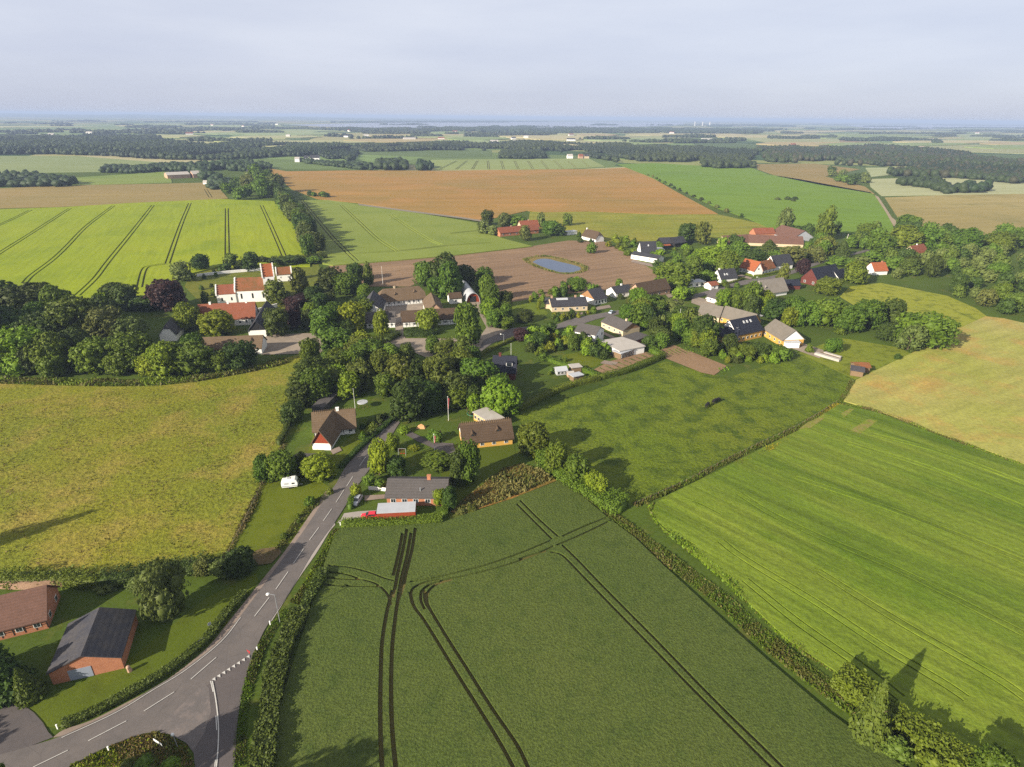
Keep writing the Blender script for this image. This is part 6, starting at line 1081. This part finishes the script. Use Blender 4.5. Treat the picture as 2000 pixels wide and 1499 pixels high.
flagpole((876,822), 8.0, 'white flagpole with hanging red pennant behind the yellow thatched cottage', 3.6); flagpole((849,884), 5.6, 'white flagpole with red pennant beside the dark drive', 3.2); flagpole((694,800), 7, 'bare white flagpole behind the thatched roadside cottage'); flagpole((748,558), 10.5, 'tall white flagpole at the ploughed field behind the manor', None, 0.09); flagpole((1325,641), 8.6, 'white flagpole in front of the yellow farm trees', None, 0.09); flagpole((998,696), 5, 'short white flagpole beside the dark red house'); flagpole((586,603), 4.5, 'thin white pole under the purple beech near the church')
p1 = P(1650,482); t_ = MB().cyl((0, 0, 0), (0.6, 0, 9), 0.3, 0.22).build('bare_trunk', BIRCH); t_.location = p1; tag(t_, 'pale bare leaning trunk among the village trees', 'trunk')
def sign(px, w, h, zb, ang, label, mats, name='road_sign', tri=False):
    p = P(*px); r = empty(name, p, label, 'sign', None, ang)
    for x in ((-w * .4, w * .4) if w > 0.9 else (0,)): MB().cyl((x, 0.04, 0), (x, 0.04, zb + h * 0.9), 0.035, n=6).build('post', M['steel'], r)
    if tri:
        MB().add([(-w/2, -.02, zb + h), (w/2, -.02, zb + h), (0, -.02, zb), (-w/2, .01, zb + h), (w/2, .01, zb + h), (0, .01, zb)], [(0, 2, 1), (3, 4, 5), (0, 1, 4, 3), (1, 2, 5, 4), (2, 0, 3, 5)]).build('border', mats[0], r)
        MB().add([(-w*.3, -.024, zb + h*.88), (w*.3, -.024, zb + h*.88), (0, -.024, zb + h*.28)], [(0, 2, 1)]).build('face', mats[1], r)
    else: MB().box(-w/2, w/2, -.03, 0.0, zb, zb + h).build('panel', mats[0], r)
REDP = plain('sign_red', (206, 36, 40), 0.5, 0.1); 
sign((489,1289), 0.9, 0.8, 1.3, 2.6, 'red bordered give way triangle beside the side road', [REDP, M['frame']], 'give_way_sign', True)
sign((311,1458), 1.9, 0.45, 0.7, -0.45, 'white sign board on two posts on the traffic island', [M['frame']]); sign((391,1258), 1.6, 0.5, 0.35, 0.9, 'grey sign board in the hedge along the pavement', [M['metal']]); sign((412,1231), 0.6, 0.6, 1.2, 0.9, 'small grey square sign above the hedge', [M['metal']])
p = P(348,1461); r = empty('street_lamp', p, 'short slim lamp post on the traffic island', 'street lamp'); MB().cyl((0, 0, 0), (-0.25, 0.1, 2.6), 0.05).build('pole', M['steel'], r); MB().box(-0.45, -0.12, -0.05, 0.25, 2.6, 2.9).build('lamp_head', M['frame'], r)
for px, lb in (((213,1467), 'white marker post at the edge of the traffic island'), ((113,1424), 'pale marker stone at the corner of the bushy hedge'), ((528,1221), 'cream marker post beside the leafy thicket'), ((503,1272), 'thin white marker post near the give way sign'), ((665,1027), 'dark and white mailbox post at the concrete driveway')):
    p = P(*px); t = MB().box(-.09, .09, -.07, .07, 0, .85).box(-.11, .11, -.09, .09, .853, .93).build('marker_post', M['frame']); t.location = p; tag(t, lb, 'post')
# black cattle grazing
def cow(px, rz, s, label):
    p = P(*px); r = empty('cow', p, label, 'cow', 'black cattle in the pasture', rz); r.scale = (s, s, s)
    bm = bpy.data.meshes.new('body'); pts = [(-0.85,0,1.15,.30),(-0.4,0,1.1,.40),(0.2,0,1.08,.42),(0.65,0,1.12,.38),(1.0,0,1.05,.24),(1.3,0,0.7,.17),(1.5,0,0.35,.15),(1.68,0,0.18,.10)]; ed = [(i, i+1) for i in range(7)]
    def leg(a, ch):
        k = a
        for c_ in ch: pts.append(c_); ed.append((k, len(pts) - 1)); k = len(pts) - 1
    for s_ in (-1, 1):
        leg(0, [(-0.8, s_*.24, .85, .20), (-0.92, s_*.25, .5, .10), (-0.86, s_*.25, .04, .075)]); leg(3, [(0.65, s_*.24, .75, .16), (0.68, s_*.24, .4, .09), (0.68, s_*.24, .04, .075)]); leg(6, [(1.38, s_*.2, .5, .05)])
    leg(0, [(-1.12, 0, 1.1, .05), (-1.2, 0, .5, .04)])
    bm.from_pydata([q_[:3] for q_ in pts], ed, []); o = link('body', bm, BLACKHIDE, r); sk = o.modifiers.new('skin', 'SKIN')
    for v_, q_ in zip(o.data.skin_vertices[0].data, pts): v_.radius = (q_[3], q_[3])
    o.data.skin_vertices[0].data[2].use_root = True; sb = o.modifiers.new('sub', 'SUBSURF'); sb.levels = 1; sb.render_levels = 1
BLACKHIDE = plain('black_hide', (34, 30, 30), 0.7, 0.2, 3)
cow((1381,796), 0.9, 1.15, 'nearer black cow grazing in the green pasture'); cow((1395,789), 0.7, 1.2, 'black cow behind the other in the green pasture'); cow((1401,786), 0.6, 1.1, 'farthest of the three black cattle in the green pasture')
# garden things
p = P(709,797); r = empty('garden_gazebo', p, 'round grey canopy on posts in the cottage garden', 'gazebo'); MB().cyl((0, 0, 2.0), (0, 0, 2.15), 1.7, 1.65, 20).build('canopy', M['metal'], r)
for i in range(5): MB().cyl((1.4 * math.cos(i * 1.257), 1.4 * math.sin(i * 1.257), 0), (1.4 * math.cos(i * 1.257), 1.4 * math.sin(i * 1.257), 2.0), 0.05, n=6).build('post', M['wood'], r)
p = P(925,812); r = empty('trampoline', p, 'round green trampoline with tall net posts behind the yellow cottage', 'trampoline'); MB().cyl((0, 0, 0.8), (0, 0, 0.85), 1.9, 1.9, 20).build('mat', M['black'], r); rb = MB()
for i in range(20):
    t0, t1 = i * .31416, (i + 1) * .31416; rb.cyl((2.0 * math.cos(t0), 2.0 * math.sin(t0), .86), (2.0 * math.cos(t1), 2.0 * math.sin(t1), .86), 0.14, n=5)
rb.build('rim', plain('green_pad', (70, 130, 90), 0.7, 0.1), r)
for i in range(6): MB().cyl((2 * math.cos(i * 1.047), 2 * math.sin(i * 1.047), 0), (2 * math.cos(i * 1.047), 2 * math.sin(i * 1.047), 2.7), 0.06, n=6).build('post', M['wood'], r)
p = P(822,836); r = empty('tarpaulin_shelter', p, 'crumpled orange tarpaulin shelter near the road', 'tarpaulin'); MB().add([(-1.4, -.7, 0), (1.3, -.8, 0), (1.5, .6, 0), (-1.1, .7, 0), (-.7, -.1, .9), (.2, .1, 1.3), (.9, 0, .8)], [(0, 1, 6, 5), (0, 5, 4), (1, 2, 6), (2, 3, 4, 5), (2, 5, 6), (3, 0, 4)]).build('sheet', plain('orange_sheet', (226, 172, 120), 0.7, 0.2), r)
p = P(786,889); r = empty('swing_set', p, 'small metal swing frame on the shaded lawn', 'swing')
for x in (-1, 1):
    for y in (-.7, .7): MB().cyl((x, y, 0), (x, 0, 2), 0.04, n=6).build('leg', M['steel'], r)
MB().cyl((-1, 0, 2), (1, 0, 2), 0.05, n=6).build('crossbar', M['steel'], r)
for x in (-.4, .4): MB().cyl((x - .2, 0, 2), (x - .2, 0, .5), .015, n=5).cyl((x + .2, 0, 2), (x + .2, 0, .5), .015, n=5).box(x - .25, x + .25, -.12, .12, .46, .52).build('swing_seat', REDP, r)
p = P(1757,664 + 4); r = empty('garden_table', p, 'pale round table in the rough paddock', 'table'); MB().cyl((0, 0, .9), (0, 0, 1.0), 1.3, 1.3, 16).build('tabletop', M['frame'], r); MB().cyl((0, 0, 0), (0, 0, .9), .12).build('leg', M['wood'], r)
a, b = P(1590,694), P(1638,708); u = (b - a); rz = math.atan2(u.y, u.x); r = empty('timber_stack', (a + b) / 2, 'long stack of weathered planks in the paddock', 'timber stack', None, rz); Lt = u.length
for k_, (y, w_, z_) in enumerate(((0, 1.6, 1.0), (1.9, 1.3, .8), (3.4, 1.2, 1.1))): MB().box(-Lt/2 + k_, Lt/2 - k_ * .5, y, y + w_, 0.1, z_).build('plank_pile', M['flat'] if k_ != 1 else M['wood'], r)
p = P(950, 1); wallstrip([(663,1017),(660,1022)], .2, .01, 'kerb_stone', 'short kerb stone at the driveway mouth', CONC)
wallstrip([(720,957),(738,958),(755,960)], 0.1, 1.0, 'garden_fence', 'low white fence left of the red brick bungalow', M['frame'])
wallstrip([(1126,649),(1150,644)], 0.3, 2.3, 'pergola', 'white pergola beside the two storey house', M['frame'])
wallstrip([(578,905),(632,906)], 3.0, 2.2, 'shed', 'flat dark shed between the cottage and the round trees', M['darkgrey'])
wallstrip([(622,808),(650,780)], 4.0, 2.3, 'shed', 'grey flat shed behind the thatched roadside cottage', M['darkgrey'])
def fence(px, label, sp_=3.0, h=1.1):
    pth = wpath(px, 0, 4); r = empty('pasture_fence', Vector((*pth[0], 0)), label, 'fence'); o = Vector((*pth[0], 0)); acc = 0; pos = [pth[0]]; rb = MB()
    for i in range(len(pth) - 1):
        v = pth[i+1] - pth[i]; l = np.hypot(*v); t = sp_ - acc
        while t < l: pos.append(pth[i] + v * t / l); t += sp_
        acc = (acc + l) % sp_
    pos = pos[:95]
    for q_ in pos: MB().cyl((q_[0]-o.x, q_[1]-o.y, 0), (q_[0]-o.x, q_[1]-o.y, h), .06, n=5).build('post', M['wood'], r)
    for i in range(len(pos) - 1): rb.cyl((pos[i][0]-o.x, pos[i][1]-o.y, h*.85), (pos[i+1][0]-o.x, pos[i+1][1]-o.y, h*.85), .012, n=4)
    rb.build('wire', M['steel'], r)
fence([(1240,988),(1330,948),(1400,911),(1480,871),(1560,834),(1640,784)], 'post and wire fence between pasture and barley', 2.6)
fence([(440,1096),(492,994),(524,924),(556,872)], 'post and wire fence between hay meadow and caravan lawn', 2.6)

# ---------------------------------------------------------------- labels of the plants
ORD = ['nearest', 'second nearest', 'third nearest', 'fourth nearest', 'fifth nearest', 'sixth nearest', 'seventh nearest', 'eighth nearest', 'ninth nearest', 'tenth nearest', 'eleventh nearest', 'twelfth nearest']
LAND += [('the pond', (1085, 520), P(1085, 520)), ('the hay meadow', (150, 800), P(150, 760)), ('the barley field corner', (1280, 990), P(1280, 985)), ('the traffic island', (300, 1450), P(300, 1450)), ('the dirt track', (1730, 410), P(1730, 410)), ('the paddock corner', (1850, 650), P(1850, 650)), ('the yellow green crop', (300, 480), P(200, 470)), ('the orange brown field', (1000, 370), P(1240, 340)), ('the soft green wheat', (780, 450), P(620, 450)), ('the conifer shadow', (1780, 1320), P(1780, 1320)), ('the fresh green field', (1500, 390), P(1500, 380))]
groups = {}
for o, px, w, h, words, noun, loc in PLANTS:
    v = Vector(loc); short, lpx, lp = min(LAND, key=lambda l: (Vector(l[2]) - v).length); dx, dy = px[0] - lpx[0], px[1] - lpx[1]
    rel = ('behind' if dy < 0 else 'in front of') if abs(dy) * 1.6 > abs(dx) else ('left of' if dx < 0 else 'right of')
    size = ('small' if h < 2 else 'large' if h > 4.5 else 'medium') if noun == 'shrub' else ('small' if h < 7 else 'tall' if h > 13 else 'medium')
    groups.setdefault((size, words, noun, rel, short), []).append(((Vector(lp) - v).length, o))
for (size, words, noun, rel, short), l in groups.items():
    l.sort(key=lambda t: t[0])
    for i, (_, o) in enumerate(l): o['label'] = f'{size} {words} {noun} {rel} {short}' + (f', {ORD[min(i, 11)]}' if len(l) > 1 else ''); o['group'] = 'garden shrubs' if noun == 'shrub' else 'trees of the village and its edges'

# ---------------------------------------------------------------- haze
hb = MB().box(-36000, 36000, -500, 62000, -1.0, 100).build('haze', None); tag(hb, 'thin summer haze over the whole plain', 'haze', None, 'stuff')
m = bpy.data.materials.new('haze_air'); m.use_nodes = True; t = m.node_tree; t.nodes.clear(); pv = N(t, 'ShaderNodeVolumePrincipled'); pv.inputs['Color'].default_value = (0.44, 0.56, 0.82, 1); pv.inputs['Density'].default_value = HAZE; pv.inputs['Anisotropy'].default_value = 0.0
t.links.new(pv.outputs[0], N(t, 'ShaderNodeOutputMaterial').inputs['Volume']); hb.data.materials.append(m)

import collections
print('COUNTS', collections.Counter(o.get('category') for o in SC.objects if o.parent is None and o.get('category')).most_common(8), 'dup labels', [k for k, v in collections.Counter(o['label'] for o in SC.objects if o.parent is None and 'label' in o).items() if v > 1][:20])
